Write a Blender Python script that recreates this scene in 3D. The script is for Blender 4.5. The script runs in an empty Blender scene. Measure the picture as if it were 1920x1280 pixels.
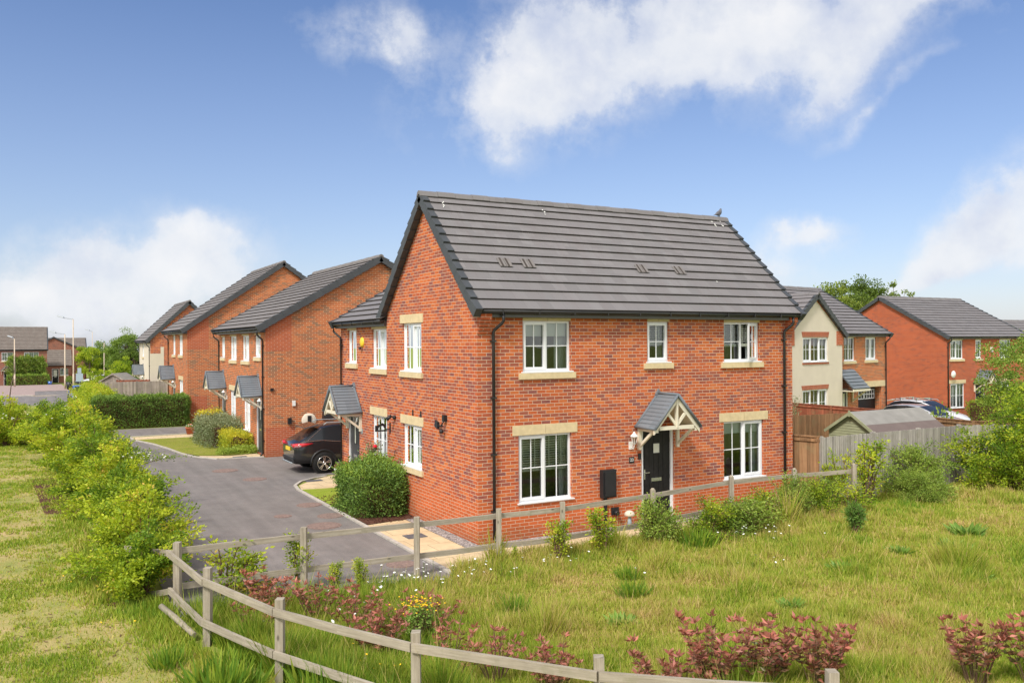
import bpy, bmesh, math, random
import numpy as np
from mathutils import Vector, Matrix
from mathutils.geometry import tessellate_polygon

random.seed(7)
R = math.radians
sc = bpy.context.scene
COL = sc.collection

# ------------------------------------------------------------------ camera
TH = 0.5095
CAM = Vector((-8.128, -16.059, 4.263))
FWD = Vector((math.sin(TH), math.cos(TH), 0))
RGT = Vector((math.cos(TH), -math.sin(TH), 0))
UP = Vector((0, 0, 1))
cd = bpy.data.cameras.new('camera'); cam = bpy.data.objects.new('camera', cd); COL.objects.link(cam)
cd.sensor_width = 36.0; cd.sensor_fit = 'HORIZONTAL'
cd.lens = 36.0 * 1606.77 / 1920
cd.shift_y = (642.19 - 640) / 1920
cd.clip_start = 0.1; cd.clip_end = 3000
ROLL = -0.0061
rr = RGT * math.cos(ROLL) - UP * math.sin(ROLL) * -1
uu = UP * math.cos(ROLL) + RGT * math.sin(ROLL) * -1
cam.matrix_world = Matrix(((rr.x, uu.x, -FWD.x, CAM.x), (rr.y, uu.y, -FWD.y, CAM.y), (rr.z, uu.z, -FWD.z, CAM.z), (0, 0, 0, 1)))
sc.camera = cam

# ------------------------------------------------------------------ light
SUN_EL, SUN_AZ = R(48), math.atan2(-0.50, -0.80)      # azimuth of the sun, from +x towards +y: behind and left of the camera
sdir = Vector((math.cos(SUN_EL) * math.cos(SUN_AZ), math.cos(SUN_EL) * math.sin(SUN_AZ), math.sin(SUN_EL)))
sl = bpy.data.lights.new('sun', 'SUN'); sl.energy = 1.6; sl.angle = R(11); sl.color = (1.0, 0.95, 0.87)
so = bpy.data.objects.new('sun', sl); COL.objects.link(so)
so.rotation_euler = (-sdir).to_track_quat('-Z', 'Y').to_euler()
so.location = (0, 0, 60)

sc.view_settings.view_transform = 'Standard'; sc.view_settings.look = 'None'
sc.view_settings.exposure = 1.2; sc.view_settings.gamma = 1.0
sc.view_settings.use_curve_mapping = False
sc.cycles.max_bounces = 6; sc.cycles.diffuse_bounces = 3; sc.cycles.glossy_bounces = 3
sc.cycles.transparent_max_bounces = 12; sc.cycles.transmission_bounces = 4

class NT:
    """small wrapper for building node trees"""
    def __init__(s, tree): s.t = tree
    def n(s, typ, **kw):
        x = s.t.nodes.new(typ)
        for k, v in kw.items():
            if k.startswith('i_'):
                key = k[2:]; key = int(key) if key.isdigit() else key.replace('_', ' ')
                x.inputs[key].default_value = v
            else: setattr(x, k, v)
        return x
    def l(s, a, b): s.t.links.new(a, b)
    def math(s, op, a, b=None, clamp=False):
        m = s.t.nodes.new('ShaderNodeMath'); m.operation = op; m.use_clamp = clamp
        for i, v in enumerate((a, b)):
            if v is None: continue
            if isinstance(v, (int, float)): m.inputs[i].default_value = v
            else: s.l(v, m.inputs[i])
        return m.outputs[0]
    def mix(s, fac, a, b, mode='MIX'):
        m = s.t.nodes.new('ShaderNodeMix'); m.data_type = 'RGBA'; m.blend_type = mode
        for i, v in ((0, fac), (6, a), (7, b)):
            if isinstance(v, (int, float)): m.inputs[i].default_value = v
            elif isinstance(v, tuple): m.inputs[i].default_value = (*v, 1) if len(v) == 3 else v
            else: s.l(v, m.inputs[i])
        return m.outputs[2]
    def ramp(s, fac, stops, interp='LINEAR'):
        r = s.t.nodes.new('ShaderNodeValToRGB'); r.color_ramp.interpolation = interp
        e = r.color_ramp.elements
        while len(e) < len(stops): e.new(0.5)
        for el, (p, c) in zip(e, stops):
            el.position = p; el.color = (*c, 1) if isinstance(c, tuple) else (c, c, c, 1)
        s.l(fac, r.inputs[0]); return r.outputs[0]
    def noise(s, vec, scale, detail=3, rough=0.55):
        n = s.t.nodes.new('ShaderNodeTexNoise'); n.inputs['Scale'].default_value = scale
        n.inputs['Detail'].default_value = detail; n.inputs['Roughness'].default_value = rough
        if vec is not None: s.l(vec, n.inputs['Vector'])
        return n.outputs['Fac']

# ------------------------------------------------------------------ sky
w = bpy.data.worlds.new('World'); sc.world = w; w.use_nodes = True
T = NT(w.node_tree); w.node_tree.nodes.clear()
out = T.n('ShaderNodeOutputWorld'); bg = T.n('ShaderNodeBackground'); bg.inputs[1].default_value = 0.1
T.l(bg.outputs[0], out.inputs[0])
sky = T.n('ShaderNodeTexSky'); sky.sky_type = 'NISHITA'; sky.sun_disc = False
sky.sun_elevation = SUN_EL; sky.sun_rotation = math.pi / 2 - SUN_AZ
sky.altitude = 60; sky.air_density = 1.0; sky.dust_density = 0.7; sky.ozone_density = 1.6
tc = T.n('ShaderNodeTexCoord'); D = tc.outputs['Generated']
def dot(v):
    m = T.n('ShaderNodeVectorMath', operation='DOT_PRODUCT'); T.l(D, m.inputs[0]); m.inputs[1].default_value = v
    return m.outputs['Value']
a_ = dot(tuple(RGT)); b_ = dot(tuple(FWD)); c_ = dot((0, 0, 1))
az = T.math('ARCTAN2', a_, b_); el = T.math('ARCSINE', c_)
comb = T.n('ShaderNodeCombineXYZ'); T.l(az, comb.inputs[0]); T.l(el, comb.inputs[1])
# broad wind-drawn warp of the cloud field, in the dome's own azimuth / elevation
wn = T.n('ShaderNodeTexNoise'); wn.inputs['Scale'].default_value = 4.5; wn.inputs['Detail'].default_value = 9; T.l(D, wn.inputs['Vector'])
wv = T.n('ShaderNodeVectorMath', operation='SUBTRACT'); T.l(wn.outputs['Color'], wv.inputs[0]); wv.inputs[1].default_value = (.5, .5, .5)
ws = T.n('ShaderNodeVectorMath', operation='SCALE'); T.l(wv.outputs[0], ws.inputs[0]); ws.inputs['Scale'].default_value = 0.19
wa = T.n('ShaderNodeVectorMath', operation='ADD'); T.l(comb.outputs[0], wa.inputs[0]); T.l(ws.outputs[0], wa.inputs[1])
flat = T.n('ShaderNodeVectorMath', operation='MULTIPLY'); T.l(wa.outputs[0], flat.inputs[0]); flat.inputs[1].default_value = (1, 1, 0)
# az, el, radius az, radius el, tilt, weight
def PE(u, v):
    x, y = (u - 960) / 1607., (642 - v) / 1607.
    return math.atan(x), math.atan(y / math.sqrt(1 + x * x))
CLOUDS = [((1290, 60), 250, 75, -4, 1.25), ((985, 150), 115, 75, 20, 1.15), ((1090, 205), 110, 40, -12, .9), ((1500, 20), 160, 60, -6, .8),
          ((1610, 140), 80, 28, 22, .75), ((1660, 40), 90, 30, 10, .6), ((690, 22), 100, 38, -10, .62), ((945, 275), 45, 45, 0, .5), ((1320, 150), 90, 40, -10, .7), ((1310, 200), 50, 30, 0, .35), ((1800, 5), 110, 18, 5, .4),
          ((1690, 175), 110, 9, 20, .36), ((1230, 160), 110, 45, 10, .75), ((940, 60), 50, 26, -30, .5), ((760, 70), 40, 34, -50, .5),
          ((345, 475), 110, 48, 20, 1.0), ((205, 535), 150, 46, 20, .95), ((330, 440), 60, 26, 25, .6), ((60, 575), 120, 40, 5, .7), ((300, 600), 230, 38, 0, .6), ((470, 505), 60, 24, -20, .5),
          ((1860, 420), 120, 42, 25, 1.15), ((1740, 490), 130, 26, 20, .85), ((1535, 405), 44, 26, 25, 1.25), ((1465, 490), 55, 32, 0, .55), ((1900, 480), 130, 40, 0, .9),
          ((1640, 520), 130, 20, 4, .5)]
tot = None
for (uv, ra, rb, tilt, wt) in CLOUDS:
    m = T.n('ShaderNodeMapping', vector_type='TEXTURE'); A, E_ = PE(*uv)
    m.inputs['Location'].default_value = (A, E_, 0); m.inputs['Rotation'].default_value = (0, 0, R(tilt)); m.inputs['Scale'].default_value = (ra / 1607., rb / 1607., 1)
    T.l(flat.outputs[0], m.inputs['Vector'])
    ln = T.n('ShaderNodeVectorMath', operation='DOT_PRODUCT'); T.l(m.outputs[0], ln.inputs[0]); T.l(m.outputs[0], ln.inputs[1])
    e = T.math('MULTIPLY', T.math('EXPONENT', T.math('MULTIPLY', ln.outputs['Value'], -0.75)), wt)
    tot = e if tot is None else T.math('ADD', tot, e)
n1 = T.noise(D, 9, 9, 0.6)
n3 = T.noise(D, 26, 8, 0.65)
amp = T.math('ADD', T.math('MULTIPLY', tot, 1.8), 0.08, clamp=True)
fluff = T.math('ADD', T.math('MULTIPLY', T.math('SUBTRACT', n1, 0.5), 2.6), T.math('MULTIPLY', T.math('SUBTRACT', n3, 0.5), 1.7))
dens = T.math('ADD', tot, T.math('MULTIPLY', fluff, amp))
front = T.ramp(T.math('MULTIPLY', dens, 0.6), [(0.04, 0.0), (0.30, 0.32), (0.58, 0.82), (0.95, 1.0)])
# bright unseen cloud added over the dome behind the camera, as fill light
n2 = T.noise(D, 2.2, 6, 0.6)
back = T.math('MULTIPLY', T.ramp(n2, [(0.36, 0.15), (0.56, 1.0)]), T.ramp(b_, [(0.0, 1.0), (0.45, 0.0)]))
cl = front
hz = T.ramp(c_, [(0.0, 0.85), (0.12, 0.45), (0.40, 0.0)])
grade = T.n('ShaderNodeHueSaturation'); grade.inputs['Saturation'].default_value = 1.12; grade.inputs['Value'].default_value = 1.0
T.l(T.mix(1.0, sky.outputs[0], (0.57, 0.55, 0.615), 'MULTIPLY'), grade.inputs['Color'])
wa2 = D
cloudcol = T.ramp(T.noise(wa2, 11, 6), [(0.32, (2.95, 3.15, 3.7)), (0.5, (3.7, 3.8, 4.0)), (0.68, (4.15, 4.15, 4.2))])
skyc = T.mix(T.math('MULTIPLY', hz, 0.55), grade.outputs[0], (2.7, 3.1, 3.85))
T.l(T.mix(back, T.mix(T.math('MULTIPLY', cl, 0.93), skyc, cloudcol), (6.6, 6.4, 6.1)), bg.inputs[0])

# ------------------------------------------------------------------ object helpers
def tag(o, label=None, cat=None, group=None, kind=None):
    if label: o['label'] = label
    if cat: o['category'] = cat
    if group: o['group'] = group
    if kind: o['kind'] = kind
    return o
def empty(name, loc=(0, 0, 0), rz=0, label=None, cat=None, group=None):
    o = bpy.data.objects.new(name, None); COL.objects.link(o); o.empty_display_size = 0.3
    o.location = loc; o.rotation_euler = (0, 0, rz)
    return tag(o, label, cat, group)
def copy_tree(o, parent=None):
    c = o.copy(); COL.objects.link(c)
    if parent is not None: c.parent = parent
    for ch in list(o.children): copy_tree(ch, c)
    return c
def gz(x, y):
    return -0.02 * min(max(x - 10, 0), 50) - 0.0165 * min(max(y - 36, 0), 114)

class MB:
    """collects faces and links them as ONE mesh object; UVs are metres (u level, v up the face)"""
    def __init__(s): s.v = []; s.f = []; s.uv = []; s.m = []; s.sm = []
    def face(s, pts, m=0, uv=None, smooth=False):
        i = len(s.v); pts = [Vector(p) for p in pts]; s.v += [tuple(p) for p in pts]
        s.f.append(tuple(range(i, i + len(pts)))); s.m.append(m); s.sm.append(smooth)
        if uv is None:
            n = Vector((0, 0, 0))
            for k in range(len(pts)):
                a, b = pts[k], pts[(k + 1) % len(pts)]; n += a.cross(b)
            if n.length < 1e-12: n = Vector((0, 0, 1))
            n.normalize()
            if abs(n.z) > 0.97: uv = [(p.x, p.y) for p in pts]
            else:
                t = Vector((-n.y, n.x, 0)).normalized(); b = n.cross(t)
                uv = [(p.dot(t), p.dot(b)) for p in pts]
        s.uv += uv
    def hexa(s, c, m=0):
        # c: 8 corners, bottom ring 0-3 counter-clockwise from above, top ring 4-7
        for q in ((3, 2, 1, 0), (4, 5, 6, 7), (0, 1, 5, 4), (1, 2, 6, 5), (2, 3, 7, 6), (3, 0, 4, 7)):
            s.face([c[i] for i in q], m)
    def box(s, x0, x1, y0, y1, z0, z1, m=0):
        if x0 > x1: x0, x1 = x1, x0
        if y0 > y1: y0, y1 = y1, y0
        if z0 > z1: z0, z1 = z1, z0
        s.hexa([(x0, y0, z0), (x1, y0, z0), (x1, y1, z0), (x0, y1, z0), (x0, y0, z1), (x1, y0, z1), (x1, y1, z1), (x0, y1, z1)], m)
    def bar(s, p0, p1, w, h, m=0, up=(0, 0, 1), ends=True):
        p0, p1 = Vector(p0), Vector(p1); d = (p1 - p0); L = d.length; d.normalize()
        sd = d.cross(Vector(up))
        if sd.length < 1e-4: sd = Vector((1, 0, 0))
        sd.normalize(); u2 = sd.cross(d); o = random.random() * 9
        c = [[p + sd * (w / 2 * a) + u2 * (h / 2 * b) for a, b in ((-1, -1), (1, -1), (1, 1), (-1, 1))] for p in (p0, p1)]
        for k in range(4):
            j = (k + 1) % 4; ww = (w, h)[k % 2]
            s.face([c[0][k], c[0][j], c[1][j], c[1][k]], m, [(o, k * .3), (o, k * .3 + ww), (o + L, k * .3 + ww), (o + L, k * .3)])
        if ends: s.face(c[0][::-1], m); s.face(c[1], m)
    def tube(s, pts, r, n=8, m=0, smooth=True, caps=True):
        pts = [Vector(p) for p in pts]; rs = r if isinstance(r, (list, tuple)) else [r] * len(pts); rings = []
        for i, p in enumerate(pts):
            d = (pts[min(i + 1, len(pts) - 1)] - pts[max(i - 1, 0)]).normalized()
            a = d.cross(Vector((0, 0, 1)))
            if a.length < 1e-3: a = d.cross(Vector((0, 1, 0)))
            a.normalize(); b = a.cross(d)
            rings.append([p + (a * math.cos(2 * math.pi * k / n) + b * math.sin(2 * math.pi * k / n)) * rs[i] for k in range(n)])
        L = 0
        for i in range(len(pts) - 1):
            L2 = L + (pts[i + 1] - pts[i]).length
            for k in range(n):
                j = (k + 1) % n; cc = 2 * math.pi * rs[i] / n
                s.face([rings[i][k], rings[i][j], rings[i + 1][j], rings[i + 1][k]], m, [(L, k * cc), (L, k * cc + cc), (L2, k * cc + cc), (L2, k * cc)], smooth)
            L = L2
        if caps: s.face(rings[0][::-1], m); s.face(rings[-1], m)
    def lathe(s, prof, c, n=20, m=0, axis='z', smooth=True):
        c = Vector(c)
        def pt(r, h, k):
            a = 2 * math.pi * k / n; x, y = r * math.cos(a), r * math.sin(a)
            return c + (Vector((x, y, h)) if axis == 'z' else Vector((x, h, y)) if axis == 'y' else Vector((h, x, y)))
        for (r0, h0), (r1, h1) in zip(prof, prof[1:]):
            for k in range(n):
                q = [pt(r0, h0, k), pt(r0, h0, k + 1), pt(r1, h1, k + 1), pt(r1, h1, k)]
                if r0 < 1e-6: q = q[1:]
                elif r1 < 1e-6: q = q[:3]
                s.face(q, m, None, smooth)
    def disc(s, c, r, n=24, m=0, h=0):
        s.face([(c[0] + r * math.cos(2 * math.pi * k / n), c[1] + r * math.sin(2 * math.pi * k / n), c[2]) for k in range(n)], m)
    def prism(s, poly, fn, d0, d1, m=0):
        """poly: 2D points; fn(a, b, d) -> 3D point"""
        A = [Vector(fn(a, b, d0)) for a, b in poly]; B = [Vector(fn(a, b, d1)) for a, b in poly]
        s.face(A, m); s.face(B[::-1], m)
        for k in range(len(poly)):
            j = (k + 1) % len(poly); s.face([A[j], A[k], B[k], B[j]], m)
    def build(s, name, mats, parent=None, loc=None, fix=False, bevel=0):
        me = bpy.data.meshes.new(name); me.from_pydata(s.v, [], s.f)
        for mt in (mats if isinstance(mats, (list, tuple)) else [mats]): me.materials.append(mt)
        uvl = me.uv_layers.new(name='UVMap'); uvl.data.foreach_set('uv', [c for p in s.uv for c in p])
        me.polygons.foreach_set('material_index', s.m); me.polygons.foreach_set('use_smooth', s.sm)
        if fix or any(s.sm):
            bm = bmesh.new(); bm.from_mesh(me); bmesh.ops.remove_doubles(bm, verts=bm.verts, dist=1e-4)
            if fix: bmesh.ops.recalc_face_normals(bm, faces=bm.faces)
            bm.to_mesh(me); bm.free()
        me.update()
        o = bpy.data.objects.new(name, me); COL.objects.link(o)
        if parent is not None: o.parent = parent
        if loc is not None: o.location = loc
        if bevel:
            b = o.modifiers.new('bevel', 'BEVEL'); b.width = bevel; b.segments = 2; b.limit_method = 'ANGLE'
        return o
# ------------------------------------------------------------------ materials
def new_mat(name):
    m = bpy.data.materials.new(name); m.use_nodes = True; t = NT(m.node_tree); m.node_tree.nodes.clear()
    o = t.n('ShaderNodeOutputMaterial'); b = t.n('ShaderNodeBsdfPrincipled'); t.l(b.outputs[0], o.inputs[0])
    return m, t, b, o
def plain(name, c, rough=0.5, spec=0.5, metal=0.0, var=0.12, vs=3.0, bump=0.0, bs=60, coat=0.0):
    m, t, b, o = new_mat(name)
    tc = t.n('ShaderNodeTexCoord').outputs['Object']
    n = t.noise(tc, vs, 4)
    lo = tuple(x * (1 - var) for x in c); hi = tuple(min(1, x * (1 + var)) for x in c)
    t.l(t.ramp(n, [(0.3, lo), (0.7, hi)]), b.inputs['Base Color'])
    b.inputs['Roughness'].default_value = rough; b.inputs['Specular IOR Level'].default_value = spec
    b.inputs['Metallic'].default_value = metal; b.inputs['Coat Weight'].default_value = coat
    if bump:
        bp = t.n('ShaderNodeBump', i_Strength=bump, i_Distance=0.01); t.l(t.noise(tc, bs, 4), bp.inputs['Height']); t.l(bp.outputs[0], b.inputs['Normal'])
    return m
def brick(name, stops, mortar, plinth=None, plinth_c=None, scale=(.225, .075), soldier=False, grime=0.10):
    """stops: ramp from the per-brick random value to a colour"""
    m, t, b, o = new_mat(name)
    uv = t.n('ShaderNodeUVMap').outputs[0]
    # slight unevenness of the courses
    bt = t.n('ShaderNodeTexBrick', offset=0.0 if soldier else 0.5, offset_frequency=2, squash=1.0)
    bt.inputs['Scale'].default_value = 1; bt.inputs['Brick Width'].default_value = scale[0]; bt.inputs['Row Height'].default_value = scale[1]
    bt.inputs['Mortar Size'].default_value = 0.0055; bt.inputs['Mortar Smooth'].default_value = 0.15; bt.inputs['Bias'].default_value = 0
    bt.inputs['Color1'].default_value = (0, 0, 0, 1); bt.inputs['Color2'].default_value = (1, 1, 1, 1); bt.inputs['Mortar'].default_value = (0, 0, 0, 1)
    t.l(uv, bt.inputs['Vector'])
    col = t.ramp(t.math('ADD', bt.outputs['Color'], t.math('ADD', t.math('MULTIPLY', t.math('SUBTRACT', t.noise(uv, 7, 2), 0.5), 0.40), t.math('MULTIPLY', t.math('SUBTRACT', t.noise(uv, 0.8, 4, .7), 0.5), 0.7))), stops)
    nb = t.noise(uv, 14, 4, 0.7)
    col = t.mix(0.35, col, t.mix(1.0, col, t.ramp(nb, [(0.3, 0.55), (0.7, 1.35)]), 'MULTIPLY'))
    if plinth:
        sp = t.n('ShaderNodeSeparateXYZ'); t.l(uv, sp.inputs[0])
        k = t.math('LESS_THAN', sp.outputs[1], plinth)
        pc = t.mix(bt.outputs['Color'], tuple(x * .88 for x in plinth_c), tuple(x * 1.12 for x in plinth_c))
        col = t.mix(k, col, pc)
    big = t.noise(uv, 0.55, 4, 0.6)
    col = t.mix(1.0, col, t.ramp(big, [(0.3, 1 - grime), (0.7, 1 + grime * .7)]), 'MULTIPLY')
    mcol = t.mix(t.noise(uv, 1.3, 4), tuple(x * .82 for x in mortar), mortar)
    fac = bt.outputs['Fac']
    # lime bloom on a few bricks
    bloom = t.ramp(t.noise(uv, 1.1, 8, .75), [(0.62, 0.0), (0.76, 0.22)])
    col = t.mix(bloom, col, mortar)
    sp2 = t.n('ShaderNodeSeparateXYZ'); t.l(uv, sp2.inputs[0])      # splash-back dirt in an uneven band above the ground
    dirt = t.math('SUBTRACT', t.math('MULTIPLY', t.noise(uv, 3.5, 6, .7), .75), sp2.outputs[1])
    wallc = t.mix(t.ramp(dirt, [(0.02, 0.0), (0.25, 0.28)]), t.mix(fac, col, mcol), (0.16, 0.10, 0.06))
    t.l(wallc, b.inputs['Base Color'])
    b.inputs['Roughness'].default_value = 0.88; b.inputs['Specular IOR Level'].default_value = 0.25
    h = t.math('ADD', t.math('MULTIPLY', fac, -1.0), t.math('MULTIPLY', t.noise(uv, 90, 3), 0.35))
    bp = t.n('ShaderNodeBump', i_Strength=0.5, i_Distance=0.006); t.l(h, bp.inputs['Height']); t.l(bp.outputs[0], b.inputs['Normal'])
    return m
ORG = (0.50, 0.130, 0.045)
M = {}
M['brick_main'] = brick('mixed_red_brick', [(0.0, (0.582, 0.164, 0.050)), (0.34, (0.529, 0.123, 0.040)), (0.54, (0.442, 0.096, 0.038)), (0.68, (0.320, 0.092, 0.057)), (0.85, (0.365, 0.100, 0.056)), (1.0, (0.250, 0.084, 0.072))], (0.654, 0.495, 0.368), 0.86, (0.529, 0.123, 0.038))
M['brick_buff'] = brick('orange_brown_brick', [(0.0, (0.552, 0.168, 0.057)), (0.45, (0.494, 0.135, 0.046)), (0.72, (0.385, 0.126, 0.055)), (1.0, (0.246, 0.126, 0.073))], (0.691, 0.499, 0.315), 0.18, (0.473, 0.104, 0.043))
M['brick_far'] = brick('deep_red_brick', [(0.0, (0.49, 0.108, 0.042)), (0.5, (0.45, 0.094, 0.038)), (0.85, (0.39, 0.086, 0.040)), (1.0, (0.30, 0.078, 0.045))], (0.50, 0.31, 0.21))
M['brick_old'] = brick('brown_red_brick', [(0.0, (0.34, 0.12, 0.075)), (0.6, (0.30, 0.10, 0.065)), (1.0, (0.19, 0.08, 0.06))], (0.40, 0.31, 0.24))
M['brick_plain'] = brick('plain_red_brick', [(0.0, (0.494, 0.115, 0.042)), (1.0, (0.423, 0.094, 0.037))], (0.548, 0.376, 0.279))
M['brick_soldier'] = brick('soldier_course_brick', [(0.0, (0.459, 0.129, 0.062)), (1.0, (0.371, 0.099, 0.050))], (0.442, 0.297, 0.224), scale=(.075, .6), soldier=True)
M['render'] = plain('cream_render', (0.666, 0.594, 0.487), 0.92, 0.2, var=0.05, vs=1.2, bump=0.25, bs=220)
M['stone'] = plain('cast_stone', (0.644, 0.520, 0.313), 0.85, 0.3, var=0.10, vs=7, bump=0.2, bs=150)
M['upvc'] = plain('white_upvc', (0.80, 0.81, 0.83), 0.28, 0.5, var=0.02)
M['gutter'] = plain('black_rainwater_plastic', (0.022, 0.021, 0.022), 0.35, 0.5, var=0.2)
M['fascia'] = plain('grey_black_fascia_board', (0.085, 0.08, 0.082), 0.4, 0.5, var=0.12)
M['verge'] = plain('charcoal_dry_verge', (0.061, 0.066, 0.072), 0.55, 0.4, var=0.15)
M['door_black'] = plain('black_composite_door', (0.012, 0.011, 0.011), 0.5, 0.3, var=0.3, vs=12, bump=0.15, bs=40)
M['door_grey'] = plain('dark_grey_door', (0.055, 0.058, 0.065), 0.4, 0.5, var=0.1)
M['metal'] = plain('brushed_chrome', (0.72, 0.72, 0.72), 0.25, 0.5, metal=0.9, var=0.04)
M['cream_timber'] = plain('cream_painted_timber', (0.74, 0.68, 0.54), 0.5, 0.4, var=0.05)
M['black'] = plain('black_plastic', (0.02, 0.02, 0.022), 0.45, 0.4, var=0.2)
M['white'] = plain('white_painted_metal', (0.80, 0.79, 0.76), 0.35, 0.5, var=0.03)
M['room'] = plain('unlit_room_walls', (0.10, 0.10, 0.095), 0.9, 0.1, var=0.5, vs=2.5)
M['blind'] = plain('pale_blind', (0.70, 0.71, 0.62), 0.7, 0.2, var=0.04)
M['curtain'] = plain('taupe_curtain', (0.46, 0.40, 0.34), 0.9, 0.1, var=0.10)
M['net'] = plain('white_net_curtain', (0.66, 0.69, 0.67), 0.9, 0.1, var=0.06)
M['yellow'] = plain('yellow_plastic', (0.85, 0.58, 0.04), 0.4, 0.5, var=0.04)
M['green_shed'] = plain('sage_painted_boards', (0.33, 0.34, 0.21), 0.7, 0.3, var=0.12)
M['terracotta'] = plain('terracotta_pot', (0.40, 0.12, 0.06), 0.7, 0.3, var=0.12)
M['sage_pot'] = plain('sage_glazed_pot', (0.50, 0.56, 0.46), 0.4, 0.5, var=0.05)
M['galv'] = plain('galvanised_grey', (0.33, 0.36, 0.38), 0.5, 0.5, metal=0.3, var=0.08)
M['column'] = plain('cream_lamp_column', (0.55, 0.45, 0.34), 0.5, 0.4, var=0.08)
M['signback'] = plain('grey_sign_back', (0.30, 0.37, 0.42), 0.5, 0.4, var=0.05)
M['mulch'] = plain('bark_mulch', (0.10, 0.045, 0.03), 0.95, 0.2, var=0.7, vs=28, bump=1.0, bs=45)
M['manhole'] = plain('rusty_iron_cover', (0.235, 0.165, 0.14), 0.8, 0.4, var=0.3, vs=14)
M['grate'] = plain('dark_drain_grate', (0.12, 0.12, 0.13), 0.7, 0.4, var=0.2)
M['kerb'] = plain('pale_concrete_edging', (0.47, 0.43, 0.38), 0.9, 0.2, var=0.15, vs=5, bump=0.2)
M['pigeon'] = plain('grey_feathers', (0.13, 0.13, 0.15), 0.8, 0.2, var=0.3, vs=25)
M['white_bits'] = plain('white_petals', (0.85, 0.85, 0.80), 0.8, 0.2, var=0.03)
M['yellow_bits'] = plain('yellow_petals', (0.85, 0.55, 0.03), 0.8, 0.2, var=0.15)
M['rose_red'] = plain('red_rose_petals', (0.70, 0.01, 0.04), 0.7, 0.2, var=0.2)
M['salmon_bits'] = plain('salmon_petals', (0.75, 0.35, 0.22), 0.8, 0.2, var=0.25, vs=30)
M['bark'] = plain('grey_brown_bark', (0.15, 0.115, 0.085), 0.9, 0.2, var=0.35, vs=9, bump=0.6, bs=30)
M['stem'] = plain('thin_brown_stem', (0.16, 0.10, 0.06), 0.85, 0.2, var=0.3, vs=9)

def tiles(name, base, lo, tw=.33):
    m, t, b, o = new_mat(name)
    uv = t.n('ShaderNodeUVMap').outputs[0]
    bt = t.n('ShaderNodeTexBrick', offset=0.5, offset_frequency=2)
    bt.inputs['Scale'].default_value = 1; bt.inputs['Brick Width'].default_value = tw; bt.inputs['Row Height'].default_value = .327
    bt.inputs['Mortar Size'].default_value = 0.002; bt.inputs['Color1'].default_value = (0, 0, 0, 1); bt.inputs['Color2'].default_value = (1, 1, 1, 1)
    t.l(uv, bt.inputs['Vector'])
    c = t.mix(bt.outputs['Color'], tuple(x * .88 for x in base), tuple(x * 1.10 for x in base))
    mp = t.n('ShaderNodeMapping'); mp.inputs['Scale'].default_value = (2.2, .35, 1); t.l(uv, mp.inputs[0])
    streak = t.noise(mp.outputs[0], 1.6, 6, .65)
    c = t.mix(t.ramp(streak, [(0.35, 0.0), (0.75, 0.75)]), c, lo)
    fine = t.noise(uv, 130, 3); c = t.mix(1, c, t.ramp(fine, [(0.2, 0.8), (0.8, 1.2)]), 'MULTIPLY')
    lich = t.ramp(t.noise(uv, 5.5, 8, .8), [(0.70, 0.0), (0.80, 0.30)])
    c = t.mix(lich, c, (0.32, 0.30, 0.25))
    c = t.mix(t.math('MULTIPLY', bt.outputs['Fac'], 0.55), c, tuple(x * .45 for x in base))
    t.l(c, b.inputs['Base Color']); b.inputs['Roughness'].default_value = 0.75; b.inputs['Specular IOR Level'].default_value = 0.35
    bp = t.n('ShaderNodeBump', i_Strength=0.25, i_Distance=0.004); t.l(fine, bp.inputs['Height']); t.l(bp.outputs[0], b.inputs['Normal'])
    return m
M['tile'] = tiles('grey_concrete_tiles', (0.189, 0.181, 0.184), (0.173, 0.153, 0.155))
M['tile_brown'] = tiles('brown_grey_concrete_tiles', (0.195, 0.181, 0.174), (0.174, 0.150, 0.141))
M['tile_old'] = tiles('weathered_brown_tiles', (0.19, 0.165, 0.145), (0.16, 0.125, 0.105))
M['slate'] = tiles('blue_grey_moulded_slates', (0.15, 0.18, 0.21), (0.20, 0.20, 0.21))
M['tile_edge'] = plain('dark_tile_edges', (0.06, 0.05, 0.045), 0.9, 0.2, var=0.2)  # dark colour paints in the shadow lines between tile courses

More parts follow.
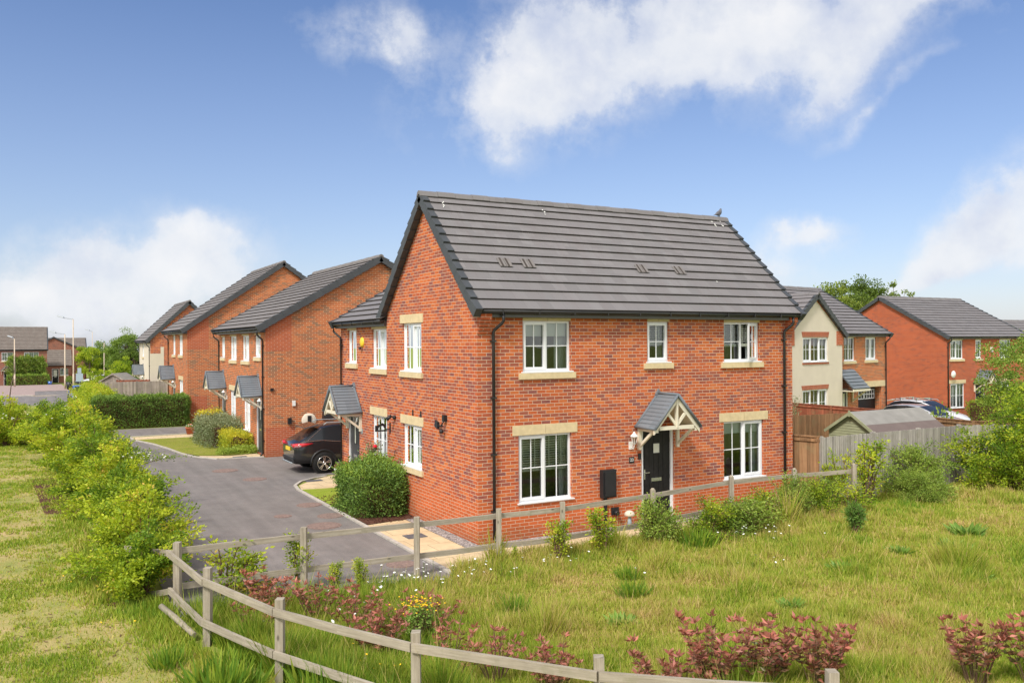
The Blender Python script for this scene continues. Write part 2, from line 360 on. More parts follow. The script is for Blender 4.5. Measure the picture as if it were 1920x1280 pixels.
def wood(name, c1, c2, knots=True, board=None, rough=0.85):
    m, t, b, o = new_mat(name)
    uv = t.n('ShaderNodeUVMap').outputs[0]
    mp = t.n('ShaderNodeMapping'); t.l(uv, mp.inputs[0])
    mp.inputs['Scale'].default_value = (1.5, 28, 1) if board is None else (28, 1.2, 1)
    g = t.noise(mp.outputs[0], 1.0, 6, .65)
    c = t.ramp(g, [(0.3, c1), (0.7, c2)])
    if board is not None:
        sp = t.n('ShaderNodeSeparateXYZ'); t.l(uv, sp.inputs[0])
        fl = t.math('FLOOR', t.math('DIVIDE', sp.outputs[0], board))
        wn = t.n('ShaderNodeTexWhiteNoise', noise_dimensions='1D'); t.l(fl, wn.inputs['W'])
        c = t.mix(1.0, c, t.ramp(wn.outputs['Value'], [(0.0, 0.72), (1.0, 1.25)]), 'MULTIPLY')
    blot = t.noise(uv, 1.1, 5, .7); c = t.mix(1.0, c, t.ramp(blot, [(0.3, 0.80), (0.7, 1.15)]), 'MULTIPLY')
    if knots:
        v = t.n('ShaderNodeTexVoronoi', i_Scale=1.0); m2 = t.n('ShaderNodeMapping'); m2.inputs['Scale'].default_value = (2.3, 5.5, 1); t.l(uv, m2.inputs[0]); t.l(m2.outputs[0], v.inputs['Vector'])
        c = t.mix(t.ramp(v.outputs['Distance'], [(0.05, 0.8), (0.12, 0.0)]), c, tuple(x * .3 for x in c1))
    alg = t.ramp(t.noise(t.n('ShaderNodeTexCoord').outputs['Object'], 2.3, 6, .75), [(0.52, 0.0), (0.72, 0.5)]); c = t.mix(alg, c, (0.20, 0.20, 0.105))
    t.l(c, b.inputs['Base Color']); b.inputs['Roughness'].default_value = rough; b.inputs['Specular IOR Level'].default_value = 0.2
    bp = t.n('ShaderNodeBump', i_Strength=0.4, i_Distance=0.004); t.l(g, bp.inputs['Height']); t.l(bp.outputs[0], b.inputs['Normal'])
    return m
M['fence_wood'] = wood('weathered_grey_timber', (0.26, 0.22, 0.165), (0.44, 0.39, 0.31))
M['board_grey'] = wood('silvered_fence_boards', (0.276, 0.247, 0.218), (0.529, 0.494, 0.448), False, .1)
M['board_brown'] = wood('brown_fence_boards', (0.22, 0.115, 0.055), (0.38, 0.22, 0.115), False, .1)
M['board_red'] = wood('red_brown_fence_boards', (0.24, 0.075, 0.045), (0.33, 0.11, 0.065), False, .1)
M['board_far'] = wood('far_silvered_boards', (0.25, 0.20, 0.18), (0.40, 0.34, 0.31), False, .12)

def glass(name, tint=(0.75, 0.8, 0.78), refl=0.9, dark=False):
    m, t, b, o = new_mat(name); m.node_tree.nodes.remove(b)
    g = t.n('ShaderNodeBsdfGlossy'); g.inputs['Roughness'].default_value = 0.01; g.inputs['Color'].default_value = (.95, 1, 1, 1)
    tr = t.n('ShaderNodeBsdfTransparent'); tr.inputs['Color'].default_value = (*tint, 1)
    fr = t.n('ShaderNodeFresnel', i_IOR=1.55)
    f = t.math('ADD', t.math('MULTIPLY', fr.outputs[0], 1.5 * refl), 0.03, clamp=True)
    mx = t.n('ShaderNodeMixShader'); t.l(f, mx.inputs[0]); t.l(tr.outputs[0], mx.inputs[1]); t.l(g.outputs[0], mx.inputs[2]); t.l(mx.outputs[0], o.inputs[0])
    bp = t.n('ShaderNodeBump', i_Strength=0.05, i_Distance=0.02); t.l(t.noise(t.n('ShaderNodeTexCoord').outputs['Object'], 1.6, 2), bp.inputs['Height']); t.l(bp.outputs[0], g.inputs['Normal'])
    return m
M['glass'] = glass('window_glass')
M['car_glass'] = glass('tinted_car_glass', (0.10, 0.11, 0.12), 1.3)

def ground_mat(name, cols, s1=.35, s2=2.2, s3=35):
    m, t, b, o = new_mat(name)
    tc = t.n('ShaderNodeTexCoord').outputs['Object']
    n = t.math('ADD', t.math('MULTIPLY', t.noise(tc, s1, 4, .6), .5), t.math('MULTIPLY', t.noise(tc, s2, 6, .7), .5))
    k = len(cols)
    c = t.ramp(n, [(0.34 + .32 * i / (k - 1), cc) for i, cc in enumerate(cols)])
    f = t.noise(tc, s3, 4, .7); c = t.mix(1.0, c, t.ramp(f, [(0.25, 0.65), (0.75, 1.3)]), 'MULTIPLY')
    t.l(c, b.inputs['Base Color']); b.inputs['Roughness'].default_value = 0.95; b.inputs['Specular IOR Level'].default_value = 0.15
    bp = t.n('ShaderNodeBump', i_Strength=0.6, i_Distance=0.03); t.l(f, bp.inputs['Height']); t.l(bp.outputs[0], b.inputs['Normal'])
    return m
M['meadow_soil'] = ground_mat('meadow_ground', [(0.15, 0.22, 0.035), (0.24, 0.29, 0.055), (0.38, 0.33, 0.12)])
M['lawn_ground'] = ground_mat('patchy_lawn_ground', [(0.20, 0.26, 0.05), (0.36, 0.32, 0.11), (0.50, 0.36, 0.18)], .5, 1.6)
M['lawn'] = ground_mat('mown_lawn', [(0.20, 0.24, 0.035), (0.26, 0.27, 0.05), (0.32, 0.28, 0.09)], .8, 4, 60)
M['lawn_green'] = ground_mat('green_front_lawn', [(0.22, 0.30, 0.03), (0.28, 0.36, 0.04), (0.34, 0.36, 0.08)], .8, 4, 60)

def asphalt(name, c, warm):
    m, t, b, o = new_mat(name)
    tc = t.n('ShaderNodeTexCoord').outputs['Object']
    big = t.noise(tc, .22, 5, .6); mid = t.noise(tc, 1.7, 5, .7); fine = t.noise(tc, 85, 3, .8)
    col = t.mix(t.ramp(big, [(0.35, 0.0), (0.65, 1.0)]), c, warm)
    col = t.mix(1.0, col, t.ramp(mid, [(0.3, 0.86), (0.7, 1.12)]), 'MULTIPLY')
    col = t.mix(1.0, col, t.ramp(fine, [(0.3, 0.7), (0.7, 1.35)]), 'MULTIPLY')
    mp = t.n('ShaderNodeMapping'); mp.inputs['Scale'].default_value = (1.6, .10, 1); mp.inputs['Rotation'].default_value = (0, 0, .12); t.l(tc, mp.inputs[0])
    col = t.mix(1.0, col, t.ramp(t.noise(mp.outputs[0], 1.4, 4, .6), [(0.35, 0.86), (0.6, 1.06)]), 'MULTIPLY')
    oil = t.ramp(t.noise(tc, 1.1, 5, .75), [(0.66, 0.0), (0.76, 0.4)]); col = t.mix(oil, col, (0.10, 0.09, 0.085))
    spot = t.ramp(t.noise(tc, 9, 3, .8), [(0.70, 0.0), (0.76, 0.35)]); col = t.mix(spot, col, (0.28, 0.24, 0.2))
    t.l(col, b.inputs['Base Color']); b.inputs['Roughness'].default_value = 0.8; b.inputs['Specular IOR Level'].default_value = 0.4
    bp = t.n('ShaderNodeBump', i_Strength=0.5, i_Distance=0.006); t.l(fine, bp.inputs['Height']); t.l(bp.outputs[0], b.inputs['Normal'])
    return m
M['asphalt'] = asphalt('drive_asphalt', (0.184, 0.168, 0.157), (0.214, 0.191, 0.180))
M['asphalt_pale'] = asphalt('pale_road_asphalt', (0.33, 0.30, 0.27), (0.37, 0.33, 0.30))
def paving(name, c1, c2, joint, bw, bh, ms=.008):
    m, t, b, o = new_mat(name)
    tc = t.n('ShaderNodeTexCoord').outputs['Object']
    bt = t.n('ShaderNodeTexBrick', offset=0.5); bt.inputs['Scale'].default_value = 1; bt.inputs['Brick Width'].default_value = bw; bt.inputs['Row Height'].default_value = bh
    bt.inputs['Mortar Size'].default_value = ms; bt.inputs['Color1'].default_value = (*c1, 1); bt.inputs['Color2'].default_value = (*c2, 1); bt.inputs['Mortar'].default_value = (*joint, 1)
    t.l(tc, bt.inputs['Vector'])
    c = t.mix(1.0, bt.outputs['Color'], t.ramp(t.noise(tc, 2.5, 6, .7), [(0.3, 0.82), (0.7, 1.12)]), 'MULTIPLY')
    t.l(c, b.inputs['Base Color']); b.inputs['Roughness'].default_value = 0.9; b.inputs['Specular IOR Level'].default_value = 0.25
    bp = t.n('ShaderNodeBump', i_Strength=0.4, i_Distance=0.004, invert=True); t.l(bt.outputs['Fac'], bp.inputs['Height']); t.l(bp.outputs[0], b.inputs['Normal'])
    return m
M['slabs'] = paving('buff_paving_slabs', (0.660, 0.520, 0.320), (0.600, 0.460, 0.280), (0.360, 0.270, 0.170), .6, .6)
M['block'] = paving('pink_block_paving', (0.42, 0.31, 0.28), (0.36, 0.27, 0.25), (0.28, 0.22, 0.2), .2, .1, .006)
def gravel_mat():
    m, t, b, o = new_mat('grey_gravel'); tc = t.n('ShaderNodeTexCoord').outputs['Object']
    v = t.n('ShaderNodeTexVoronoi', i_Scale=26); t.l(tc, v.inputs['Vector'])
    sp = t.n('ShaderNodeSeparateColor'); t.l(v.outputs['Color'], sp.inputs[0])
    t.l(t.mix(1.0, t.ramp(sp.outputs[0], [(0.0, (0.30, 0.27, 0.26)), (1.0, (0.66, 0.61, 0.58))]), t.ramp(v.outputs['Distance'], [(0.2, 1.0), (0.75, 0.35)]), 'MULTIPLY'), b.inputs['Base Color']); b.inputs['Roughness'].default_value = .9
    bp = t.n('ShaderNodeBump', i_Strength=0.9, i_Distance=0.02, invert=True); t.l(v.outputs['Distance'], bp.inputs['Height']); t.l(bp.outputs[0], b.inputs['Normal'])
    return m
M['gravel'] = gravel_mat()
def paint(name, c, metal=0.0, coat=1.0, rough=.35):
    m = plain(name, c, rough, .5, metal, 0.03, 2, coat=coat); m.node_tree.nodes['Principled BSDF'].inputs['Coat Roughness'].default_value = .04; return m
M['car_black'] = paint('black_car_paint', (0.012, 0.012, 0.014))
M['car_white'] = paint('white_car_paint', (0.75, 0.76, 0.78))
M['car_silver'] = paint('silver_car_paint', (0.50, 0.50, 0.52), .4)
M['car_blue'] = paint('blue_car_paint', (0.03, 0.12, 0.42))
M['tyre'] = plain('tyre_rubber', (0.018, 0.018, 0.018), .85, .2, var=.2)
M['lamp_red'] = paint('red_lamp_lens', (0.55, 0.01, 0.02), rough=.15)
M['lamp_clear'] = paint('clear_lamp_lens', (0.62, 0.62, 0.62), .3, rough=.15)
M['felt'] = plain('grey_roofing_felt', (0.26, 0.25, 0.23), .9, .2, var=.12, vs=2.5, bump=.3, bs=200)
M['felt_new'] = plain('brown_roofing_felt', (0.16, 0.125, 0.115), .9, .2, var=.1, vs=2.5, bump=.3, bs=200)

def leaf_mat(name, stops, trans=0.35, gloss=0.25):
    m, t, b, o = new_mat(name)
    at = t.n('ShaderNodeAttribute', attribute_name='tint')
    c = t.ramp(at.outputs['Fac'], stops)
    t.l(c, b.inputs['Base Color']); b.inputs['Roughness'].default_value = .5; b.inputs['Specular IOR Level'].default_value = gloss
    tl = t.n('ShaderNodeBsdfTranslucent'); t.l(t.mix(1.0, c, (1.0, 1.0, 0.55), 'MULTIPLY'), tl.inputs['Color'])
    mx = t.n('ShaderNodeMixShader', i_Fac=trans); t.l(b.outputs[0], mx.inputs[1]); t.l(tl.outputs[0], mx.inputs[2]); t.l(mx.outputs[0], o.inputs[0])
    return m
M['leaf_lime'] = leaf_mat('yellow_green_leaves', [(0.0, (0.07, 0.15, 0.015)), (0.3, (0.20, 0.33, 0.028)), (0.6, (0.44, 0.54, 0.04)), (0.88, (0.63, 0.69, 0.05)), (1.0, (0.72, 0.52, 0.12))], .45)
M['leaf_hedge'] = leaf_mat('deep_green_leaves', [(0.0, (0.076, 0.145, 0.031)), (0.5, (0.153, 0.255, 0.051)), (0.85, (0.289, 0.425, 0.060)), (1.0, (0.459, 0.578, 0.085))], .25)
M['leaf_mid'] = leaf_mat('mid_green_leaves', [(0.0, (0.105, 0.180, 0.033)), (0.5, (0.210, 0.315, 0.053)), (1.0, (0.405, 0.510, 0.090))], .35)
M['leaf_tree'] = leaf_mat('tree_leaves', [(0.0, (0.081, 0.135, 0.024)), (0.5, (0.162, 0.236, 0.038)), (1.0, (0.351, 0.405, 0.074))], .3)
M['leaf_red'] = leaf_mat('red_young_leaves', [(0.0, (0.143, 0.183, 0.046)), (0.22, (0.220, 0.140, 0.054)), (0.45, (0.330, 0.129, 0.082)), (0.78, (0.506, 0.183, 0.142)), (1.0, (0.660, 0.237, 0.164))], .3, .5)
M['leaf_grey'] = leaf_mat('grey_green_leaves', [(0.0, (0.126, 0.168, 0.070)), (0.5, (0.238, 0.280, 0.140)), (1.0, (0.392, 0.406, 0.252))], .2)
M['leaf_gold'] = leaf_mat('golden_leaves', [(0.0, (0.140, 0.238, 0.028)), (0.5, (0.420, 0.476, 0.042)), (1.0, (0.850, 0.728, 0.070))], .35)
M['leaf_weed'] = leaf_mat('weed_leaves', [(0.0, (0.112, 0.224, 0.042)), (0.5, (0.238, 0.392, 0.070)), (1.0, (0.420, 0.504, 0.140))], .35)
M['grass'] = leaf_mat('grass_blades', [(0.0, (0.13, 0.25, 0.03)), (0.3, (0.27, 0.39, 0.04)), (0.55, (0.42, 0.46, 0.065)), (0.8, (0.58, 0.48, 0.16)), (1.0, (0.64, 0.44, 0.24))], .35, .15)
# ------------------------------------------------------------------ architecture helpers
class WF:
    """a wall's own frame: a metres along the wall, d metres inwards from its face, z up"""
    def __init__(s, o, t, n): s.o = Vector((o[0], o[1], 0)); s.t = Vector((t[0], t[1], 0)); s.n = Vector((n[0], n[1], 0))
    def p(s, a, d, z): return s.o + s.t * a + s.n * d + Vector((0, 0, z))
    def box(s, mb, a0, a1, d0, d1, z0, z1, m=0):
        mb.hexa([s.p(a0, d0, z0), s.p(a1, d0, z0), s.p(a1, d1, z0), s.p(a0, d1, z0), s.p(a0, d0, z1), s.p(a1, d0, z1), s.p(a1, d1, z1), s.p(a0, d1, z1)], m)

def wall_face(mb, wf, outer, holes, m=0, reveal=0.12, flip=False):
    loops = [[Vector((a, z, 0)) for a, z in outer]] + [[Vector((h[0], h[2], 0)), Vector((h[1], h[2], 0)), Vector((h[1], h[3], 0)), Vector((h[0], h[3], 0))] for h in holes]
    P = [v for lp in loops for v in lp]
    for tri in tessellate_polygon(loops):
        pts = [wf.p(P[i].x, 0, P[i].y) for i in tri]
        nn = (pts[1] - pts[0]).cross(pts[2] - pts[0])
        if nn.dot(wf.n) > 0: tri = tri[::-1]
        mb.face([wf.p(P[i].x, 0, P[i].y) for i in tri], m, [(P[i].x, P[i].y) for i in tri])
    for h in holes:
        a0, a1, z0, z1 = h[:4]
        for q in (((a0, z0), (a0, z1)), ((a1, z1), (a1, z0)), ((a0, z1), (a1, z1)), ((a1, z0), (a0, z0))):
            (pa, pz), (qa, qz) = q
            uv = [(pz if pa == qa else pa, 0), (qz if pa == qa else qa, 0), (qz if pa == qa else qa, reveal), (pz if pa == qa else pa, reveal)]
            if pa == qa: uv = [(v, u) for u, v in uv]
            mb.face([wf.p(pa, 0, pz), wf.p(qa, 0, qz), wf.p(qa, reveal, qz), wf.p(pa, reveal, pz)], m, uv)

def window(house, wf, h, inner, cols=2, proud=(0,), bars=(2, 2), sill='stone', lintel=True, lz=None, dress='dark', open_sash=None, upvc_sill=True, lint_mat='stone', lint_over=.13, sill_over=.11, lh=.22, label=None):
    """one uPVC window with its pane, sills, lintel and what hangs behind the glass"""
    a0, a1, z0, z1 = h[:4]; f = MB(); d0, d1 = .055, .115; fw = .05
    zb = z0 + (.035 if upvc_sill else 0)
    wf.box(f, a0, a0 + fw, d0, d1, zb, z1); wf.box(f, a1 - fw, a1, d0, d1, zb, z1)
    wf.box(f, a0 + fw, a1 - fw, d0, d1, z1 - fw, z1); wf.box(f, a0 + fw, a1 - fw, d0, d1, zb, zb + fw)
    cw = (a1 - a0 - 2 * fw) / cols; sash = []
    for c in range(cols):
        c0, c1 = a0 + fw + c * cw, a0 + fw + (c + 1) * cw
        if c: wf.box(f, c0 - .025, c0 + .025, d0, d1, zb + fw, z1 - fw)
        g0, g1, gb, gt = c0 + (.025 if c else 0), c1 - (.025 if c < cols - 1 else 0), zb + fw, z1 - fw
        if c in proud and c != open_sash:
            s = .042; e = .012
            wf.box(f, g0 - e, g0 + s, d0 - .02, d1 - .003, gb - e, gt + e); wf.box(f, g1 - s, g1 + e, d0 - .02, d1 - .003, gb - e, gt + e)
            wf.box(f, g0 + s, g1 - s, d0 - .02, d1 - .003, gt - s, gt + e); wf.box(f, g0 + s, g1 - s, d0 - .02, d1 - .003, gb - e, gb + s)
            g0, g1, gb, gt = g0 + s, g1 - s, gb + s, gt - s
        if c != open_sash:
            bw = .011
            for k in range(1, bars[0]): x = g0 + (g1 - g0) * k / bars[0]; wf.box(f, x - bw, x + bw, .078, .094, gb, gt)
            for k in range(1, bars[1]):
                z = gb + (gt - gb) * k / bars[1]
                for q in range(bars[0]): wf.box(f, g0 + (g1 - g0) * q / bars[0] + (bw if q else 0), g0 + (g1 - g0) * (q + 1) / bars[0] - (bw if q < bars[0] - 1 else 0), .079, .093, z - bw, z + bw)
        sash.append((g0, g1, gb, gt))
    if upvc_sill: wf.box(f, a0 - .0, a1 + .0, d0 - .005, d1 + .002, z0 + .004, zb + .001); wf.box(f, a0 - .04, a1 + .05, -.045, -.002, z0 + .004, z0 + .032); wf.box(f, a0 + .002, a1 - .002, -.002, d0 - .005, z0 + .004, z0 + .034)
    W = f.build('window', M['upvc'], house)
    if label: W['label'] = label
    g = MB()
    for c, (g0, g1, gb, gt) in enumerate(sash):
        if c != open_sash: g.face([wf.p(g0, .086, gb), wf.p(g1, .086, gb), wf.p(g1, .086, gt), wf.p(g0, .086, gt)])
    g.build('pane', M['glass'], W)
    if open_sash is not None:      # a casement ajar, swung out on its far jamb
        g0, g1, gb, gt = sash[open_sash]; s = MB(); hx = g1 + .01; ang = R(24); wdt = g1 - g0 + .02
        def q(a, d, z): return wf.p(hx - a * math.cos(ang) - d * math.sin(ang) * 0, .04 - a * math.sin(ang) + d, z)
        def bx(a0_, a1_, z0_, z1_, da=0, db=.05): s.hexa([q(a1_, da, z0_), q(a0_, da, z0_), q(a0_, db, z0_), q(a1_, db, z0_), q(a1_, da, z1_), q(a0_, da, z1_), q(a0_, db, z1_), q(a1_, db, z1_)])
        bx(0, .055, gb - .01, gt + .01); bx(wdt - .055, wdt, gb - .01, gt + .01); bx(.055, wdt - .055, gb - .01, gb + .045); bx(.055, wdt - .055, gt - .045, gt + .01)
        bx(wdt / 2 - .01, wdt / 2 + .01, gb + .045, gt - .045, .016, .034); zm = (gb + gt) / 2; bx(.055, wdt - .055, zm - .01, zm + .01, .018, .032)
        cs = s.build('open_casement', M['upvc'], W)
        g = MB(); g.face([q(.05, .025, gb + .04), q(wdt - .05, .025, gb + .04), q(wdt - .05, .025, gt - .04), q(.05, .025, gt - .04)]); g.build('pane', M['glass'], W)
    if sill == 'stone':
        s = MB(); wf.box(s, a0 - sill_over, a1 + sill_over, -.055, .0, z0 - .13, z0); wf.box(s, a0 + .001, a1 - .001, .0, .06, z0 - .02, z0 + .003)
        s.build('sill', M['stone'], W, bevel=.006)
    elif sill == 'brick':
        s = MB(); wf.box(s, a0 - .05, a1 + .05, -.03, .0, z0 - .09, z0); s.build('sill', M['brick_soldier'], W)
    if lintel:
        l = MB(); lt = z1 + lh if lz is None else lz; mid = (a0 + a1) / 2
        if lint_mat == 'stone':
            wf.box(l, a0 - lint_over, mid - .004, -.016, .06, z1 + .003, lt); wf.box(l, mid + .004, a1 + lint_over, -.016, .06, z1 + .003, lt)
        else:
            l.hexa([wf.p(a0 - .03, -.016, z1 + .002), wf.p(a1 + .03, -.016, z1 + .002), wf.p(a1 + .03, .06, z1 + .002), wf.p(a0 - .03, .06, z1 + .002),
                    wf.p(a0 - .1, -.016, lt), wf.p(a1 + .1, -.016, lt), wf.p(a1 + .1, .06, lt), wf.p(a0 - .1, .06, lt)])
        l.build('lintel', M[lint_mat], W)
    ia, ib = a0 + fw, a1 - fw
    def curtain(x0, x1, zt, zb_, mt, name, dd=.2, fold=.07):
        c = MB(); n = max(4, int((x1 - x0) / fold * 2)); ph = random.random() * 6
        pts = [(x0 + (x1 - x0) * k / n, dd + .025 * math.sin(k * 1.7 + ph) + .012 * math.sin(k * .6)) for k in range(n + 1)]
        for (p, dp), (r, dr) in zip(pts, pts[1:]): c.face([wf.p(p, dp, zb_), wf.p(r, dr, zb_), wf.p(r, dr, zt), wf.p(p, dp, zt)])
        c.build(name, M[mt], W)
    if dress == 'roller':
        b = MB(); wf.box(b, ia - .02, ib + .02, .16, .165, z1 - .28 * (z1 - z0), z1); wf.box(b, ia - .02, ib + .02, .155, .17, z1 - .30 * (z1 - z0), z1 - .28 * (z1 - z0)); b.build('blind', M['blind'], W)
        curtain(ib - .20, ib + .12, z1, z0, 'net', 'curtain', .3)
    if dress in ('venetian', 'venetian_low'):
        b = MB(); fr = .5 if dress == 'venetian' else .46; zz = z1 - .02; step = .052
        for c in range(cols):
            x0 = a0 + (a1 - a0) * c / cols + .03; x1 = a0 + (a1 - a0) * (c + 1) / cols - .03; z = zz
            while z > z1 - fr * (z1 - z0):
                b.face([wf.p(x0, .17, z), wf.p(x1, .17, z), wf.p(x1, .205, z + .024), wf.p(x0, .205, z + .024)]); z -= step
            wf.box(b, x0, x1, .165, .21, z - .07, z + .005)
            for t_ in (.25, .75): x = x0 + (x1 - x0) * t_; wf.box(b, x - .012, x + .012, .160, .164, z, z1)
        b.build('blind', M['blind'], W); curtain(ib - .12, ib + .15, z1, z0, 'net', 'curtain', .3)
    if dress == 'curtains':
        curtain(ia - .1, ia + .36 * (ib - ia), z1, z0, 'curtain', 'curtain'); curtain(ib - .36 * (ib - ia), ib + .1, z1, z0, 'curtain', 'curtain')
    if dress == 'full': curtain(ia - .1, ib + .1, z1, z0, 'curtain', 'curtain')
    if dress == 'net': curtain(ia - .1, ib + .1, z1, z0, 'net', 'curtain')
    if dress == 'side': curtain(ib - .22, ib + .12, z1, z0, 'net', 'curtain', .25); b = MB(); wf.box(b, ia, ib, .16, .165, z1 - .22 * (z1 - z0), z1); b.build('blind', M['net'], W)
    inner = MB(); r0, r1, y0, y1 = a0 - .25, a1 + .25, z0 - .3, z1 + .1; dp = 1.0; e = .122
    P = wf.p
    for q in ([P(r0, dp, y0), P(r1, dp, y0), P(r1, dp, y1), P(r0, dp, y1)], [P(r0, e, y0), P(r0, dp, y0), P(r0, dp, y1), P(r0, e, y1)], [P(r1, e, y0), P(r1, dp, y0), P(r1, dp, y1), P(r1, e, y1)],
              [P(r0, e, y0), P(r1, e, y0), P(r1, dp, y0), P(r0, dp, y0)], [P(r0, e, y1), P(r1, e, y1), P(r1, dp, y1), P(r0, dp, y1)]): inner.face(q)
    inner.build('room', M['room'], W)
    return W

def door(house, wf, h, leaf='door_black', side=0, glass='square'):
    a0, a1, z0, z1 = h[:4]; f = MB(); fw = .07
    wf.box(f, a0, a0 + fw, .03, .12, z0, z1); wf.box(f, a1 - fw, a1, .03, .12, z0, z1); wf.box(f, a0 + fw, a1 - fw, .03, .12, z1 - fw, z1)
    F = f.build('door_frame', M['upvc'], house)
    d = MB(); b0, b1 = a0 + fw, a1 - fw; w_ = b1 - b0
    wf.box(d, b0, b1, .07, .11, z0 + .06, z1 - fw)
    n = 5
    for k in range(n):          # shallow vertical planks
        x0 = b0 + .07 + (w_ - .14) * k / n; x1 = b0 + .07 + (w_ - .14) * (k + 1) / n - .012
        wf.box(d, x0, x1, .062, .07, z0 + .16, z1 - fw - .1)
    wf.box(d, b0, b1, .04, .12, z0, z0 + .055)
    Dr = d.build('door', M[leaf], house)
    m = MB(); hx = b0 + .06 if side == 0 else b1 - .06; sg = 1 if side == 0 else -1; zc = z0 + 1.06
    wf.box(m, hx - .018, hx + .018, .05, .061, zc - .14, zc + .1); m.bar(wf.p(hx, .03, zc + .02), wf.p(hx + sg * .13, .03, zc + .02), .018, .018); m.bar(wf.p(hx, .06, zc + .02), wf.p(hx, .025, zc + .02), .018, .018)
    m.build('handle', M['metal'], Dr)
    m = MB(); c = (b0 + b1) / 2; wf.box(m, c - .15, c + .15, .052, .061, z0 + .86, z0 + .94); m.build('letter_plate', M['metal'], Dr)
    if glass == 'square': g = (c - .09, c + .09, z1 - fw - .55, z1 - fw - .33)
    elif glass == 'slot': g = (c - .06, c + .06, z1 - fw - .8, z1 - fw - .25)
    else: g = (b0 + .15, b1 - .15, z0 + 1.05, z1 - fw - .15)
    m = MB(); x0, x1, y0, y1 = g; t = .02
    wf.box(m, x0 - t, x1 + t, .05, .0615, y0 - t, y0); wf.box(m, x0 - t, x1 + t, .05, .0615, y1, y1 + t); wf.box(m, x0 - t, x0, .05, .0615, y0, y1); wf.box(m, x1, x1 + t, .05, .0615, y0, y1)
    wf.box(m, x0, x1, .056, .0605, y0, y1, 1); m.build('door_light', [M['black'], M['blind']], Dr)
    return F

def slope(parent, name, E0, E1, R0, R1, mats, n, verge=(1, 1), vparent=None, verge_w=.11, low=.13):
    """tiled slope: n courses of overlapping slabs with an open shadow gap, and dry verges at the chosen ends"""
    E0, E1, R0, R1 = map(Vector, (E0, E1, R0, R1)); u = (E1 - E0).normalized(); up = (R0 - E0); up = (up - u * up.dot(u)).normalized(); nr = u.cross(up)
    if nr.z < 0: nr = -nr
    mb = MB(); L = (R0 - E0).dot(up)
    ua = lambda s: E0.lerp(R0, s); ub = lambda s: E1.lerp(R1, s)
    for k in range(n):
        s0, s1 = k / n, min((k + 1.25) / n, 1.0); t0, t1 = .074, .024; th = .028
        A, B, C_, D_ = ua(s0), ub(s0), ub(s1), ua(s1); wob = random.uniform(-.005, .005)
        top = [A + nr * (t0 + wob), B + nr * (t0 - wob), C_ + nr * t1, D_ + nr * t1]; bot = [A + nr * (t0 - th), B + nr * (t0 - th), C_ + nr * (t1 - th), D_ + nr * (t1 - th)]
        U = [(p - E0).dot(u) for p in (A, B, C_, D_)]; V = [s0 * L, s0 * L, s1 * L, s1 * L]
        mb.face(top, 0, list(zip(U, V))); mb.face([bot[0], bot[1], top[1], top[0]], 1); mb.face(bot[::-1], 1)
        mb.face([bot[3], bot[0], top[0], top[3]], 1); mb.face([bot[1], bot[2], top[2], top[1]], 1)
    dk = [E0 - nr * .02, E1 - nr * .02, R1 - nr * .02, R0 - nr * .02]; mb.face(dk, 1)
    o = mb.build(name, mats, parent)
    for e, on in enumerate(verge):
        if not on: continue
        v = MB(); sgn = -1 if e == 0 else 1; f_ = ua if e == 0 else ub
        for k in range(n):
            s0, s1 = k / n, (k + 1) / n; p0, p1 = f_(s0), f_(s1)
            if k: p0 = p0 + up * .004
            else: p0 = p0 - up * .05
            a_, b_ = u * sgn * verge_w, -u * sgn * .05
            if sgn < 0: a_, b_ = a_, b_
            h0, h1 = .098, .05
            lo = -low
            c = [p0 + a_ + nr * lo, p0 + b_ + nr * lo, p1 + b_ + nr * (lo - .02), p1 + a_ + nr * (lo - .02), p0 + a_ + nr * h0, p0 + b_ + nr * h0, p1 + b_ + nr * h1, p1 + a_ + nr * h1]
            if (c[1] - c[0]).cross(c[3] - c[0]).dot(nr) < 0: c = [c[1], c[0], c[3], c[2], c[5], c[4], c[7], c[6]]
            v.hexa(c)
        v.build('verge', M['verge'], vparent or o)
    return o

def ridge_cap(parent, P0, P1, mat, r=.125):
    P0, P1 = Vector(P0), Vector(P1); d = (P1 - P0); L = d.length; d.normalize(); sd = d.cross(Vector((0, 0, 1))).normalized(); mb = MB(); n = max(1, int(L / .45))
    for k in range(n):
        a, b = P0 + d * (L * k / n), P0 + d * (L * (k + 1) / n - .006)
        lift = .008 * (k % 2)
        prof = [(-r, -.085), (-r * .62, .015), (0, .05), (r * .62, .015), (r, -.085), (r * .9, -.1), (0, -.03), (-r * .9, -.1)]
        q = lambda x, z, t: (a if t == 0 else b) + sd * x + Vector((0, 0, z + lift))
        mb.prism(prof, q, 0, 1)
    return mb.build('ridge_tiles', mat, parent)

